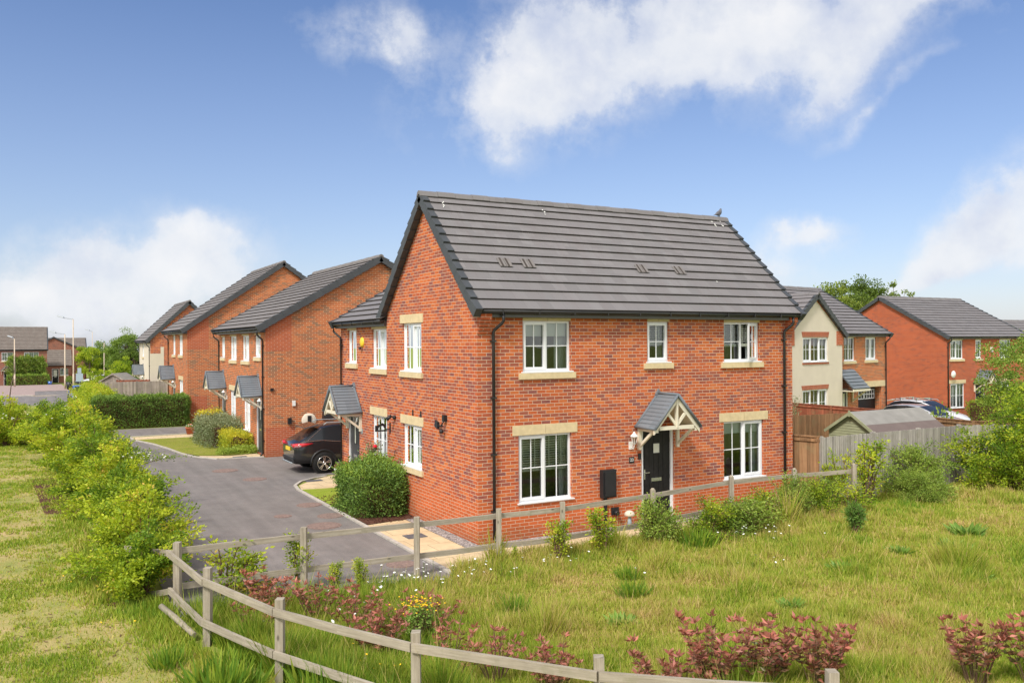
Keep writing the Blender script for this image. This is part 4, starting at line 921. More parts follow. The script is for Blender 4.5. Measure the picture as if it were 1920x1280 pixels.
patch(H3, fr3['front'], [(0, 4.0), (1.0, 4.0), (1.0, 5.55), (0, 4.98)], M['brick_plain']); patch(H3, fr3['front'], [(0, .0), (1.1, .0), (1.1, 1.12), (0, 1.12)], M['brick_plain'])
m = MB(); f3 = fr3['front']; f3.box(m, .17, .29, -.07, 0, 2.5, 2.6); m.build('wall_sensor', M['black'], H3)
m = MB(); f3.box(m, 1.0, 1.12, -.06, 0, 1.90, 2.10); m.build('junction_box', M['white'], H3)
m = MB(); f3.box(m, .82, .95, -.12, 0, 1.22, 1.45); m.build('charge_socket', M['black'], H3)
hr = empty('hose_reel', (1.12, 16.65, 1.32), 0, 'round cream hose reel with black clamp on the brick wall behind the car', 'hose reel')
m = MB(); m.lathe([(0, -.16), (.26, -.16), (.28, -.14), (.28, -.05), (.2, -.02), (0, -.02)], (0, 0, 0), 28, axis='y'); m.build('reel', M['render'], hr)
m = MB(); m.box(-.07, .07, -.19, -.155, -.19, .19); m.box(-.03, .03, -.02, 0, -.12, .12); m.build('clamp', M['black'], hr)
hb2 = empty('hanging_planter', (1.85, 16.65, 1.5), 0, 'black hooded wall fitting above the boot of the black car', 'wall fitting')
m = MB(); m.hexa([(-.2, -.25, -.1), (.2, -.25, -.1), (.2, 0, -.16), (-.2, 0, -.16), (-.16, -.2, .1), (.2, -.22, .08), (.2, 0, .16), (-.16, 0, .16)]); m.build('fitting_body', M['black'], hb2)

H4, fr4, rs4 = row_house('orange brick house third along the left row, behind the long clipped hedge', -.95, 32.35, 10.3, 7.7, 5.02, 8.84,
    [(34.0, 35.35, 3.66, 4.8), (36.75, 37.85, 3.66, 4.8)], [(33.95, 35.4, .72, 2.3)], [(36.9, 37.9, .05, 2.2)], [37.4], [(39.3, .15)], nc=17)
patch(H4, fr4['front'], [(0, 4.0), (1.1, 4.0), (1.1, 5.85), (0, 5.15)], M['brick_plain'])
patch(H4, fr4['front'], [(0, .0), (1.0, .0), (1.0, 1.5), (0, 1.5)], M['brick_plain'])
H5, fr5, rs5 = row_house('farthest house of the left row with a cream rendered front and narrow red brick gable', -.5, 53.0, 5.6, 7.5, 4.55, 7.55,
    [(57.3, 58.4, 3.3, 4.4)], [], [(57.6, 58.6, -.2, 1.9)], [57.6], [(53.15, .1), (60.2, .1)], wallm='brick_main', nc=13, cream=dict(left='render'))
patch(H5, fr5['front'], [(0, 0), (.95, 0), (.95, 4.45), (.72, 4.45), (.72, 3.95), (0, 3.95)], M['render'], .006)
H5b = MB(); 
t5 = empty('brick_house', (6.0, 61, gz(6, 61)), 0, 'house whose grey roof corner shows just behind the gable of the cream fronted house', 'house', 'brick houses of the estate')
gabled(t5, 0, 8, 0, 8, 'x', 5.0, 7.9, 'brick_buff', 'tile_brown', {}, ncourse=12)

# ------------------------------------------------------------------ right hand houses
EZ = -.32
H6 = empty('rendered_house', (23.76, 11.94, EZ), R(9.7), 'cream rendered gable house on the right with lean-to porch roof and black garage door', 'house', 'houses beyond the right garden fence')
inner = MB(); dz = .32
e_g = [(-1.08, 1.02, 3.26 + dz, 4.43 + dz), (-1.12, .98, .72 + dz, 2.0 + dz)]
e_r = [(3.00, 4.0, 3.24 + dz, 4.42 + dz), (5.04, 6.09, 3.26 + dz, 4.42 + dz), (4.30, 6.62, .0, 2.22), (2.75, 3.35, .02, 2.2)]
# main range
fr6, rs6 = gabled(H6, -6.0, 7.12, .32, 8.1, 'x', 4.56 + dz, 7.08 + dz, 'brick_buff', 'tile', dict(front=e_r), over=.25, ncourse=15)
f6 = fr6['front']
window(H6, f6, e_r[0], inner, 2, (), dress='full', lh=.06, lint_over=0); window(H6, f6, e_r[1], inner, 2, (0, 1), dress='full', lh=.06, lint_over=0)
eaves(H6, f6, 2.5, 7.3, 4.45 + dz, pipes=((6.98, .12),))
m = MB(); f6.box(m, 4.15, 6.98, -.02, .06, 2.22, 2.52); m.build('garage_lintel', M['stone'], H6, bevel=.005)
m = MB(); f6.box(m, 4.25, 6.66, .36, .41, 0, 2.22); gd = m.build('garage_door', M['door_black'], H6)
m = MB()
for a0 in (4.50, 5.54):
    a1 = a0 + .94; z0, z1 = 1.60, 2.05
    for x in (a0, a0 + .235, a0 + .47, a0 + .705, a1): f6.box(m, x - .018, x + .018, .335, .3585, z0, z1)
    for z in (z0, (z0 + z1) / 2, z1): f6.box(m, a0 - .018, a1 + .018, .33, .3345, z - .018, z + .018)
m.build('garage_window', M['upvc'], gd)
for a in (4.297, 6.623): m = MB(); m.face([f6.p(a, 0, 0), f6.p(a, .36, 0), f6.p(a, .36, 2.22), f6.p(a, 0, 2.22)]); m.build('garage_reveal', M['brick_buff'], H6)
door(H6, f6, e_r[3], 'door_grey', 0, 'tall')
# cross gable
gm = MB(); g6 = WF((0, 0), (1, 0), (0, 1)); gl = WF((-2.29, 0), (0, 1), (1, 0)); gr_ = WF((2.29, 0), (0, 1), (-1, 0))
wall_face(gm, g6, [(-2.29, 0), (2.29, 0), (2.29, 4.72 + dz), (0, 6.36 + dz), (-2.29, 4.72 + dz)], e_g, 0)
wall_face(gm, gl, [(0, 0), (.4, 0), (.4, 4.7 + dz), (0, 4.7 + dz)], [], 0); wall_face(gm, gr_, [(0, 0), (.4, 0), (.4, 4.7 + dz), (0, 4.7 + dz)], [], 1)
gm.build('gable_wall', [M['render'], M['brick_buff']], H6)
window(H6, g6, e_g[0], inner, 3, (0, 2), bars=(2, 2), sill='brick', lint_mat='brick_soldier', dress='curtains', lh=.25); window(H6, g6, e_g[1], inner, 3, (0, 2), bars=(2, 2), sill='brick', lint_mat='brick_soldier', dress='curtains', lh=.2)
zR6, zE6 = 6.42 + dz, 4.52 + dz
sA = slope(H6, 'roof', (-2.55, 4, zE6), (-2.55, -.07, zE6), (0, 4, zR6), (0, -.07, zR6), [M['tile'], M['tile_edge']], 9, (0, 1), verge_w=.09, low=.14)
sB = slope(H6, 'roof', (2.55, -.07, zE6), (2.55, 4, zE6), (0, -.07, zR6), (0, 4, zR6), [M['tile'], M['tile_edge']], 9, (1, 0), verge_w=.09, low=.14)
ridge_cap(sA, (0, -.2, zR6 + .07), (0, 4.2, zR6 + .07), M['tile'])
# red brick trim: verge course and springer blocks
m = MB()
for sg in (-1, 1):
    for k in range(26):
        t_ = k / 26; x = sg * 2.29 * (1 - t_); z = 4.74 + dz + 1.62 * t_; x2 = sg * 2.29 * (1 - (k + 1) / 26.); z2 = 4.74 + dz + 1.62 * (k + 1) / 26
        a, b = sorted((x, x2)); m.box(a, b, -.012, -.001, min(z, z2) - .16, max(z, z2) - .02)
    a, b = sorted((sg * 2.292, sg * 1.78)); m.box(a, b, -.03, -.001, 4.05 + dz, 4.72 + dz)
m.build('brick_trim', M['brick_plain'], H6)
# lean-to porch roof
lt = slope(H6, 'porch_roof', (2.31, -.55, 2.24), (3.8, -.55, 2.24), (2.31, .30, 3.15), (3.8, .30, 3.15), [M['slate'], M['slate']], 6, (0, 0))
m = MB(); m.box(2.31, 3.85, -.58, -.53, 2.13, 2.24); m.box(2.31, 3.8, -.53, .31, 2.13, 2.16); m.build('porch_fascia', M['cream_timber'], lt)
m = MB(); m.bar((3.68, .26, 1.55), (3.68, .26, 2.12), .07, .07); m.bar((3.68, .22, 1.62), (3.68, -.4, 2.1), .06, .06); m.build('bracket', M['cream_timber'], lt)

FZ = -.64
H7 = empty('brick_house', (40.26, 16.47, FZ), 0, 'red brick house at the far right with plain side wall and white alarm box', 'house', 'brick houses of the estate')
inner = MB(); dz = .64
h7 = [(.36, 1.60, 3.08 + dz, 4.26 + dz), (2.87, 3.48, 3.08 + dz, 4.26 + dz), (5.38, 6.62, 3.08 + dz, 4.26 + dz), (.34, 1.72, .08 + dz, 1.6 + dz), (5.05, 6.4, .08 + dz, 1.6 + dz), (2.85, 3.8, 0, 2.2)]
fr7, rs7 = gabled(H7, 0, 8.3, 0, 9.3, 'x', 4.42 + dz, 7.05 + dz, 'brick_far', 'tile', dict(front=h7), over=.25, ncourse=15)
f7 = fr7['front']
for h, c in ((h7[0], 2), (h7[1], 1), (h7[2], 2)): window(H7, f7, h, inner, c, (0,), dress='net', lh=.06, lint_over=0)
for h in (h7[3], h7[4]): window(H7, f7, h, inner, 2, (0,), sill=None, dress='net')
door(H7, f7, h7[5]); eaves(H7, f7, -.05, 8.4, 4.32 + dz, pipes=((.05, .1), (8.2, .1)))
canopy(H7, f7, 3.33, .72, 2.2, 2.95, .75)
m = MB(); f7.box(m, 4.38, 4.58, -.08, 0, 3.5 + dz, 3.8 + dz); m.build('alarm_box', M['white'], H7)
m = MB(); m.lathe([(0, 0), (.16, .03), (.22, .08)], f7.p(.32, -.3, 2.18 + dz), 14, axis='y'); m.tube([f7.p(.32, 0, 2.1 + dz), f7.p(.32, -.28, 2.18 + dz)], .02, 6); m.build('satellite_dish', M['white'], H7)
m = MB(); fr7['left'].box(m, 1.0, 1.45, -.14, 0, .7, 1.3); m.build('meter_box', M['black'], H7)
H8 = empty('brick_house', (68.2, 27, -1.7), 0, 'house of which only a dark roof tip shows at the far right edge', 'house', 'brick houses of the estate')
gabled(H8, 0, 9, 0, 9, 'x', 4.8, 7.7, 'brick_far', 'tile', {}, ncourse=12)

# ------------------------------------------------------------------ houses across the road, far left (facing the camera)
def cpt(u, dep): l = (u - 960) / 1607. * dep; return CAM.x + FWD.x * dep + RGT.x * l, CAM.y + FWD.y * dep + RGT.y * l
x, y = cpt(88, 128); 
H9 = empty('brick_house', (x, y, -1.6), 0, 'brown brick house across the road at the left edge, half covered by a climbing shrub', 'house', 'brown brick houses across the road')
inner = MB(); h9 = [(-5.85, -4.4, 3.6, 4.9), (-3.0, -1.1, 3.6, 4.9), (-2.5, -1.1, .8, 2.1), (-5.6, -4.75, .05, 2.1), (-9.9, -8.6, 3.6, 4.9)]
fr9, _ = gabled(H9, -14, 0, 0, 8.5, 'x', 5.25, 8.6, 'brick_old', 'tile_old', dict(front=h9), over=.25, ncourse=16, vlo=False)
f9 = fr9['front']
for h, c in ((h9[0], 2), (h9[1], 3), (h9[2], 3), (h9[4], 2)): window(H9, f9, h, inner, c, (0,), dress='net', lintel=False)
door(H9, f9, h9[3]); eaves(H9, f9, -14, .1, 5.07); canopy(H9, f9, -5.15, .8, 2.2, 3.05, .8)
x, y = cpt(101, 139)
H10 = empty('brick_house', (x, y, -1.75), 0, 'brown brick gable end across the road with a tiled lean-to and white framed door', 'house', 'brown brick houses across the road')
inner = MB()
fr10, _ = gabled(H10, -4.5, 4.5, 0, 9, 'y', 5.1, 7.35, 'brick_old', 'tile_old', {}, over=.2, ncourse=14)
lx = MB(); lw = WF((0, -2.4), (1, 0), (0, 1)); h10 = [(-.35, .6, .05, 2.3), (.75, 1.95, 1.2, 2.35)]
wall_face(lx, lw, [(-1.3, 0), (2.4, 0), (2.4, 2.75), (-1.3, 2.75)], h10); wall_face(lx, WF((2.4, -2.4), (0, 1), (-1, 0)), [(0, 0), (2.4, 0), (2.4, 5.2), (0, 2.75)], []); wall_face(lx, WF((-1.3, -2.4), (0, 1), (1, 0)), [(0, 0), (2.4, 0), (2.4, 5.2), (0, 2.75)], [])
lx.build('lean_to_wall', M['brick_old'], H10); door(H10, lw, h10[0], glass='tall'); window(H10, lw, h10[1], inner, 2, (0,), lintel=False, dress='net')
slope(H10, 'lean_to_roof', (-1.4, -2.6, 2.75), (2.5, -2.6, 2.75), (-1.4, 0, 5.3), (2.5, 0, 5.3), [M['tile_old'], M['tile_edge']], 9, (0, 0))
x, y = cpt(122, 150)
H11 = empty('brick_house', (x, y, -1.8), 0, 'brown roofed house showing above the slope of the brick gable across the road', 'house', 'brown brick houses across the road')
gabled(H11, -3, 3.3, 0, 8, 'x', 4.6, 7.3, 'brick_old', 'tile_old', {}, ncourse=12)
# ------------------------------------------------------------------ vehicles
def car(label, paint_m, x, y, rz, L=4.38, Wd=1.84, Hh=1.59, kind='suv', plate='yellow', name='parked_car', rails=True, bars=False, group=None, spokes=5):
    root = empty(name, (x, y, gz(x, y) + .006), rz, label, 'car', group)
    hw = Wd / 2; r = L / 2
    if kind == 'suv':   # x, bottom, belt, top, half width low, belt, top
        st = [(-r, .52, .80, .86, .66, .70, .60), (-r + .05, .40, .96, 1.00, .80, .80, .70), (-r + .18, .36, 1.02, 1.07, .86, .85, .70), (-r + .34, .34, 1.06, 1.15, .89, .87, .66), (-r + .92, .33, 1.07, Hh - .09, .91, .88, .60), (-r + 1.35, .33, 1.02, Hh - .01, .92, .89, .64),
              (-r + 1.9, .33, .98, Hh, .92, .90, .66), (-r + 2.5, .33, .95, Hh - .04, .92, .90, .65), (-r + 2.95, .33, .94, Hh - .22, .92, .89, .62), (-r + 3.35, .33, .95, 1.06, .92, .87, .66), (-r + 3.7, .34, .93, .99, .91, .84, .60), (-r + 4.1, .36, .82, .90, .88, .80, .5), (r - .05, .42, .66, .72, .76, .70, .45), (r, .5, .6, .64, .6, .55, .4)]
        gl = (3, 8); rear = (2, 4); wind = (7, 9); wr = .345; ax = (-r + .93, -r + .93 + 2.65)
    else:
        st = [(-r, .50, .76, .82, .62, .66, .56), (-r + .06, .36, .92, .96, .78, .78, .66), (-r + .25, .32, .98, 1.10, .84, .82, .63), (-r + .55, .30, .97, Hh - .12, .87, .84, .60), (-r + 1.0, .30, .94, Hh - .03, .88, .85, .62),
              (-r + 1.7, .30, .91, Hh, .88, .85, .63), (-r + 2.3, .30, .89, Hh - .06, .88, .85, .62), (-r + 2.8, .30, .88, Hh - .26, .88, .84, .60), (-r + 3.2, .30, .89, .98, .87, .82, .62), (-r + 3.6, .31, .84, .92, .86, .79, .55), (r - .22, .34, .72, .82, .80, .74, .48), (r - .04, .40, .58, .66, .70, .62, .42), (r, .46, .54, .58, .55, .5, .38)]
        gl = (2, 7); rear = (1, 3); wind = (6, 8); wr = .31; ax = (-r + .72, -r + .72 + 2.5)
    sc_ = Wd / 1.84
    def ring(s):
        X, b, be, t, wl, wb, wt = s; wl, wb, wt = wl * sc_, wb * sc_, wt * sc_
        return [(X, 0, b), (X, wl * .86, b), (X, wl, b + .12), (X, wl + .01, (b + be) / 2), (X, wb + .01, be - .04), (X, wb - .01, be + .015), (X, wt + (wb - wt) * .12, t - .045), (X, wt - .05, t - .005), (X, 0, t + .015)]
    rings = [ring(s) for s in st]; body = MB(); glass_ = MB(); n = len(rings[0])
    for i in range(len(rings) - 1):
        for k in range(n - 1):
            for sg in (1, -1):
                f = lambda p: (p[0], p[1] * sg, p[2])
                q = [f(rings[i][k]), f(rings[i + 1][k]), f(rings[i + 1][k + 1]), f(rings[i][k + 1])]
                if sg > 0: q = q[::-1]
                isg = (k == 5 and gl[0] <= i < gl[1]) or (k >= 7 and (rear[0] <= i < rear[1] or wind[0] <= i < wind[1]))
                if kind == 'suv' and k <= 1: body.face(q, 1, smooth=True)
                elif isg: glass_.face(q, 0, smooth=True)
                else: body.face(q, 0, smooth=True)
    for rg, rev in ((rings[0], 0), (rings[-1], 1)):
        poly = [(p[0], p[1], p[2]) for p in rg] + [(p[0], -p[1], p[2]) for p in rg[-2:0:-1]]
        body.face(poly[::-1] if rev else poly, 0)
    B = body.build('body', [paint_m, M['black']], root, fix=True)
    glass_.build('window_glass', M['car_glass_solid'], root, fix=True)
    m = MB()
    for sg in (1, -1):      # pillars and the bright strip under the side glass
        for i in range(gl[0], gl[1]):
            a, b = rings[i][5], rings[i + 1][5]; m.bar((a[0], (a[1] + .006) * sg, a[2]), (b[0], (b[1] + .006) * sg, b[2]), .012, .02)
        a, b = rings[gl[0]][5], rings[gl[0] + 1][6]; m.bar((a[0] + .05, (a[1] + .004) * sg, a[2]), (b[0], (b[1] + .004) * sg, b[2]), .012, .02)
    m.build('window_trim', M['metal'], root)
    m = MB()
    for sg in (1, -1):
        for xx in (ax[0] + .95, ax[0] + 1.75):
            j = max(i for i in range(len(st)) if st[i][0] <= xx); t_ = (xx - st[j][0]) / (st[j + 1][0] - st[j][0]); A = [rings[j][5][c] * (1 - t_) + rings[j + 1][5][c] * t_ for c in range(3)]; Bq = [rings[j][6][c] * (1 - t_) + rings[j + 1][6][c] * t_ for c in range(3)]
            m.bar((xx, (A[1] + .004) * sg, A[2]), (xx, (Bq[1] + .004) * sg, Bq[2]), .07, .012, up=(0, sg, .3))
    m.build('door_pillar', M['black'], root)
    for sg in (1, -1):
        for wx in ax:
            m = MB(); yo = (hw - .005) * sg; N = 28   # arch lip
            pts = [(wx + (wr + .075) * math.cos(a), yo + .0 * sg, wr + (wr + .075) * math.sin(a)) for a in [math.pi * k / 16 - .15 for k in range(17)] + [math.pi + .15]]
            m.tube(pts, .035, 6); m.lathe([(0, 0), (wr + .06, 0)], (wx, (hw + .006) * sg, wr + .02), 28, axis='y'); m.build('wheel_arch', M['black'], root)
            m = MB(); wy = (hw - .10) * sg
            m.lathe([(wr * .66, -.11), (wr * .93, -.115), (wr, -.08), (wr, .08), (wr * .93, .115), (wr * .66, .11)], (wx, wy + sg * .03, wr), 30, axis='y'); Wh = m.build('wheel', M['tyre'], root)
            m = MB(); yy = wy + sg * .145; m.lathe([(wr * .69, -.02), (wr * .66, .0), (wr * .63, -.02)], (wx, yy, wr), 30, axis='y'); m.lathe([(0, sg * .01), (.05, sg * .005), (.06, -.02 * sg)], (wx, yy, wr), 16, axis='y')
            for k in range(spokes):
                for dd in (-.13, .13):
                    a = 2 * math.pi * k / spokes + .3; m.bar((wx + .04 * math.cos(a + dd), yy, wr + .04 * math.sin(a + dd)), (wx + wr * .65 * math.cos(a + dd * 1.1), yy - .005 * sg, wr + wr * .65 * math.sin(a + dd * 1.1)), .03, .025, up=(0, 1, 0))
            m.build('rim', M['metal'], Wh); m = MB(); m.lathe([(0, 0), (wr * .66, 0)], (wx, yy - sg * .04, wr), 24, axis='y'); m.build('brake_cover', M['black'], Wh)
        xr, xf = st[1][0], st[-2][0]
        zt = 0.955 if kind == 'suv' else .88
        m = MB(); m.tube([(xr - .045, .40 * sg, zt - .01), (xr - .03, (hw - .20) * sg, zt - .02), (xr + .10, (hw - .065) * sg, zt), (xr + .30, (hw - .022) * sg, zt + .02), (xr + .52, (hw - .012) * sg, zt + .05)], [.04, .075, .075, .05, .012], 8)
        tl = m.build('tail_lamp', M['lamp_red'], root)
        m = MB(); m.tube([(xr - .06, (hw - .30) * sg, zt - .03), (xr - .02, (hw - .16) * sg, zt - .03), (xr + .10, (hw - .03) * sg, zt - .01), (xr + .2, (hw - .01) * sg, zt)], [.02, .045, .045, .015], 7); m.build('lamp_lens', M['lamp_clear'], tl)
        m = MB(); m.tube([(xf - .02, .38 * sg, .66), (xf - .16, (hw - .2) * sg, .70), (xf - .42, (hw - .07) * sg, .76)], [.05, .06, .03], 8); m.build('headlamp', M['lamp_clear'], root)
        m = MB(); m.tube([(ax[1] - .62, (hw - .0) * sg, .97), (ax[1] - .60, (hw + .12) * sg, 1.02)], [.03, .07], 8); m.build('door_mirror', paint_m, root)
        m = MB(); m.bar((ax[0] + .62, (hw + .012) * sg, .86), (ax[0] + .82, (hw + .012) * sg, .865), .02, .03); m.build('door_handle', paint_m, root)
        if rails:
            m = MB(); m.tube([(-r + 1.0, .66 * sc_ * sg, Hh - .02), (-r + 1.1, .66 * sc_ * sg, Hh + .045), (-r + 2.6, .66 * sc_ * sg, Hh + .03), (-r + 2.72, .66 * sc_ * sg, Hh - .06)], .018, 6); m.build('roof_rail', M['galv'], root)
    if bars:
        for xx in (-r + 1.3, -r + 2.2):
            m = MB(); m.bar((xx, -.62, Hh + .09), (xx, .62, Hh + .09), .07, .035); m.box(xx - .04, xx + .04, -.6, -.52, Hh - .02, Hh + .08); m.box(xx - .04, xx + .04, .52, .6, Hh - .02, Hh + .08); m.build('roof_bar', M['metal'], root)
    m = MB(); m.box(-r - .022, -r - .004, -.26, .26, .74, .86); m.build('number_plate', M[plate], root)
    m = MB(); m.hexa([(-r + .03, -.66, .34), (-r + .3, -.66, .30), (-r + .3, .66, .30), (-r + .03, .66, .34), (-r - .03, -.7, .52), (-r + .3, -.7, .5), (-r + .3, .7, .5), (-r - .03, .7, .52)]); m.tube([(-r - .03, -.6, .36), (-r - .035, .6, .36)], .03, 6, m=1); m.build('rear_bumper', [M['black'], M['galv']], root, bevel=.015)
    if kind == 'suv': m = MB(); m.hexa([(-r + .40, -.60, Hh - .13), (-r + .85, -.60, Hh - .03), (-r + .85, .60, Hh - .03), (-r + .40, .60, Hh - .13), (-r + .40, -.58, Hh - .10), (-r + .85, -.58, Hh + .0), (-r + .85, .58, Hh + .0), (-r + .40, .58, Hh - .10)]); m.build('spoiler', paint_m, root)
    return root
M['car_glass_solid'] = plain('dark_car_window', (0.02, 0.022, 0.025), .12, .35, var=.05)
car('black sport utility car parked between two houses with its rear towards the drive', M['car_black'], 1.46, 12.5, 0)
car('blue car on the side of the estate road beyond the hedge', M['car_blue'], -4.75, 61.2, R(-88), 4.0, 1.74, 1.45, 'hatch', rails=False)
car('silver car parked nearer than the white one, behind the garden shed', M['car_silver'], 30.5, 11.2, R(-86), 4.3, 1.8, 1.46, 'hatch', rails=False, group='cars parked between the right houses')
car('white car with roof bars parked beside the plain red brick side wall', M['car_white'], 32.9, 12.9, R(-86), 4.4, 1.82, 1.56, 'suv', rails=True, bars=True, group='cars parked between the right houses')
x, y = cpt(185, 118); car('white car glimpsed through the shrubs at the end of the road', M['car_white'], x, y, R(160), 4.3, 1.8, 1.5, 'hatch', rails=False)

# ------------------------------------------------------------------ fences
FN = empty('rail_fence', (-6.13, -1.44, 0), 0, 'weathered post and rail timber fence curving through the grass in front of the house', 'fence')
O = Vector((-6.13, -1.44, 0)); rf = random.Random(11)
back = [(-6.13, -1.44), (-4.09, -1.46), (-2.05, -1.58), (-.38, -1.63), (1.0, -1.72), (3.48, -1.45), (6.15, -1.0), (8.19, -1.05), (10.03, -1.29)]
front_ = [(-5.99, -3.33), (-5.45, -5.25), (-4.45, -7.26), (-3.16, -8.94), (-1.46, -10.37), (.5, -11.5)]
def post(p, h=1.1, rounded=False, lean=(0, 0), w=.115):
    m = MB(); b = Vector((p[0], p[1], gz(*p) - .15)) - O; t = Vector((p[0] + lean[0], p[1] + lean[1], gz(*p) + h)) - O
    m.bar(b, t, w, .10, up=(.87, -.49, 0))
    if rounded: m.tube([t - Vector((0, 0, .02)), t + Vector((0, 0, .035))], [.062, .03], 10)
    m.build('post', M['fence_wood'], FN)
for i, p in enumerate(back): post(p, 1.1 + rf.uniform(-.015, .02), i > 4, (rf.uniform(-.012, .012), 0))
for p in front_: post(p, 1.1 + rf.uniform(-.02, .02), False, (rf.uniform(-.02, .02), rf.uniform(-.02, .02)))
post((10.22, -.25), 1.1, True)
def rail(p, q, z0, z1, off=0.0, h=.095, w=.045, ext=.04):
    a, b = Vector((*p, z0)), Vector((*q, z1)); d = (b - a).normalized(); sd = Vector((d.y, -d.x, 0)); m = MB()
    pts = [a - d * ext + sd * off, a.lerp(b, .5) + sd * off + Vector((0, 0, rf.uniform(-.012, .004))), b + d * ext + sd * off]
    m.bar(pts[0] - O, pts[1] - O, w, h, ends=True); m.bar(pts[1] - O, pts[2] - O, w, h); m.build('rail', M['fence_wood'], FN)
for p, q in zip(back, back[1:]):
    g_a, g_b = gz(*p), gz(*q); rail(p, q, .945 + g_a, .945 + g_b, -.07); rail(p, q, .37 + g_a, .37 + g_b, -.07)
fr_ = [(-6.17, -1.44)] + front_
for i, (p, q) in enumerate(zip(fr_, fr_[1:])):
    rail(p, q, .93, .93, .085, ext=.0 if i else .10); rail(p, q, .35 if i != 2 else .40, .35 if i != 1 else .40, .085, ext=.0)
rail((10.03, -1.29), (10.22, -.25), .94, .96, .05); rail((-6.16, -1.3), (-6.75, .55), .88, .66, .05); rail((-6.16, -1.3), (-6.5, -.3), .30, .02, .05)
lg = empty('fallen_rail', (-6.41, -1.75, .10), 0, 'pale round rail lying loose in the grass beside the fence corner', 'timber rail')
m = MB(); m.tube([(0, 0, .10), (.12, -.6, .07), (.28, -1.35, .0)], [.045, .047, .04], 9); m.build('rail_log', M['fence_wood'], lg)

def board_fence(name, label, cat, pts, h, mat, cap=False, bw=.1, group=None, posts=True, gravelb=False):
    r0 = empty(name, (pts[0][0], pts[0][1], gz(*pts[0])), 0, label, cat, group); o = Vector((pts[0][0], pts[0][1], gz(*pts[0])))
    m = MB(); rb = random.Random(len(label)); pm = MB()
    for a, b in zip(pts, pts[1:]):
        L = math.dist(a, b); d = Vector((b[0] - a[0], b[1] - a[1], 0)).normalized(); n = Vector((-d.y, d.x, 0)); k = 0; x = 0
        while x < L - .02:
            w_ = min(bw, L - x); px, py = a[0] + d.x * x, a[1] + d.y * x; g0 = gz(px, py); hh = h + rb.uniform(-.008, .008); c = Vector((px, py, g0)) - o; t = .004 + rb.uniform(0, .004)
            e = d * (w_ * .985); top = Vector((0, 0, hh)); th = n * .014
            m.hexa([c - n * .012, c + e - n * t * .3, c + e + th, c + th, c - n * .012 + top, c + e - n * t * .3 + top, c + e + th + top, c + th + top]); x += bw
        if cap:
            za, zb = gz(*a) + h, gz(*b) + h; pm.bar(Vector((a[0], a[1], za + .015)) - o, Vector((b[0], b[1], zb + .015)) - o, .07, .035)
            pm.bar(Vector((a[0], a[1], za - .08)) - o - n * .03, Vector((b[0], b[1], zb - .08)) - o - n * .03, .03, .07)
    P = m.build('board_panel', M[mat], r0)
    if cap: pm.build('capping_rail', M[mat], r0)
    if posts:
        for p in pts: q = MB(); c = Vector((p[0], p[1], gz(*p))) - o; q.box(c.x - .05, c.x + .05, c.y + .015, c.y + .115, c.z - .1, c.z + h + .03); q.build('fence_post', M[mat], r0)
    return r0
board_fence('board_fence', 'silvered grey closeboard fence to the right of the house behind the bushes', 'fence', [(9.74, -.57), (12.2, -.25), (14.6, .07), (17.0, .38), (18.3, .1), (21.5, -.6), (26, -1.6)], 1.75, 'board_grey')
board_fence('garden_gate', 'narrow brown boarded gate between the house corner and the grey fence', 'gate', [(9.50, .22), (9.72, -.52)], 1.75, 'board_brown', cap=True)
board_fence('board_fence', 'tall brown boarded fence across the back of the side garden behind the shed', 'fence', [(9.3, 4.75), (14.8, 5.18), (19.4, 5.65)], 1.76, 'board_brown')
board_fence('board_fence', 'brown fence with heavy capping rail along the right side of the garden', 'fence', [(19.3, 5.6), (19.0, 2.9), (18.75, 1.0), (22, .2)], 1.76, 'board_brown', cap=True)
board_fence('board_fence', 'red brown fence in front of the cream rendered house', 'fence', [(21.3, 13.2), (21.3, 11.2), (21.3, 8.9), (21.3, 6.6)], 1.72, 'board_red', cap=True)
board_fence('board_fence', 'long silvered fence beyond the clipped hedge on the left', 'fence', [(-3.95, 52.7), (-1.5, 52.3), (1.3, 51.8)], 1.85, 'board_far')
board_fence('board_fence', 'low red brown fence beside the cream fronted house of the left row', 'fence', [(-2.6, 55.2), (-.6, 54.6), (-.55, 53.1)], 1.92, 'board_red')

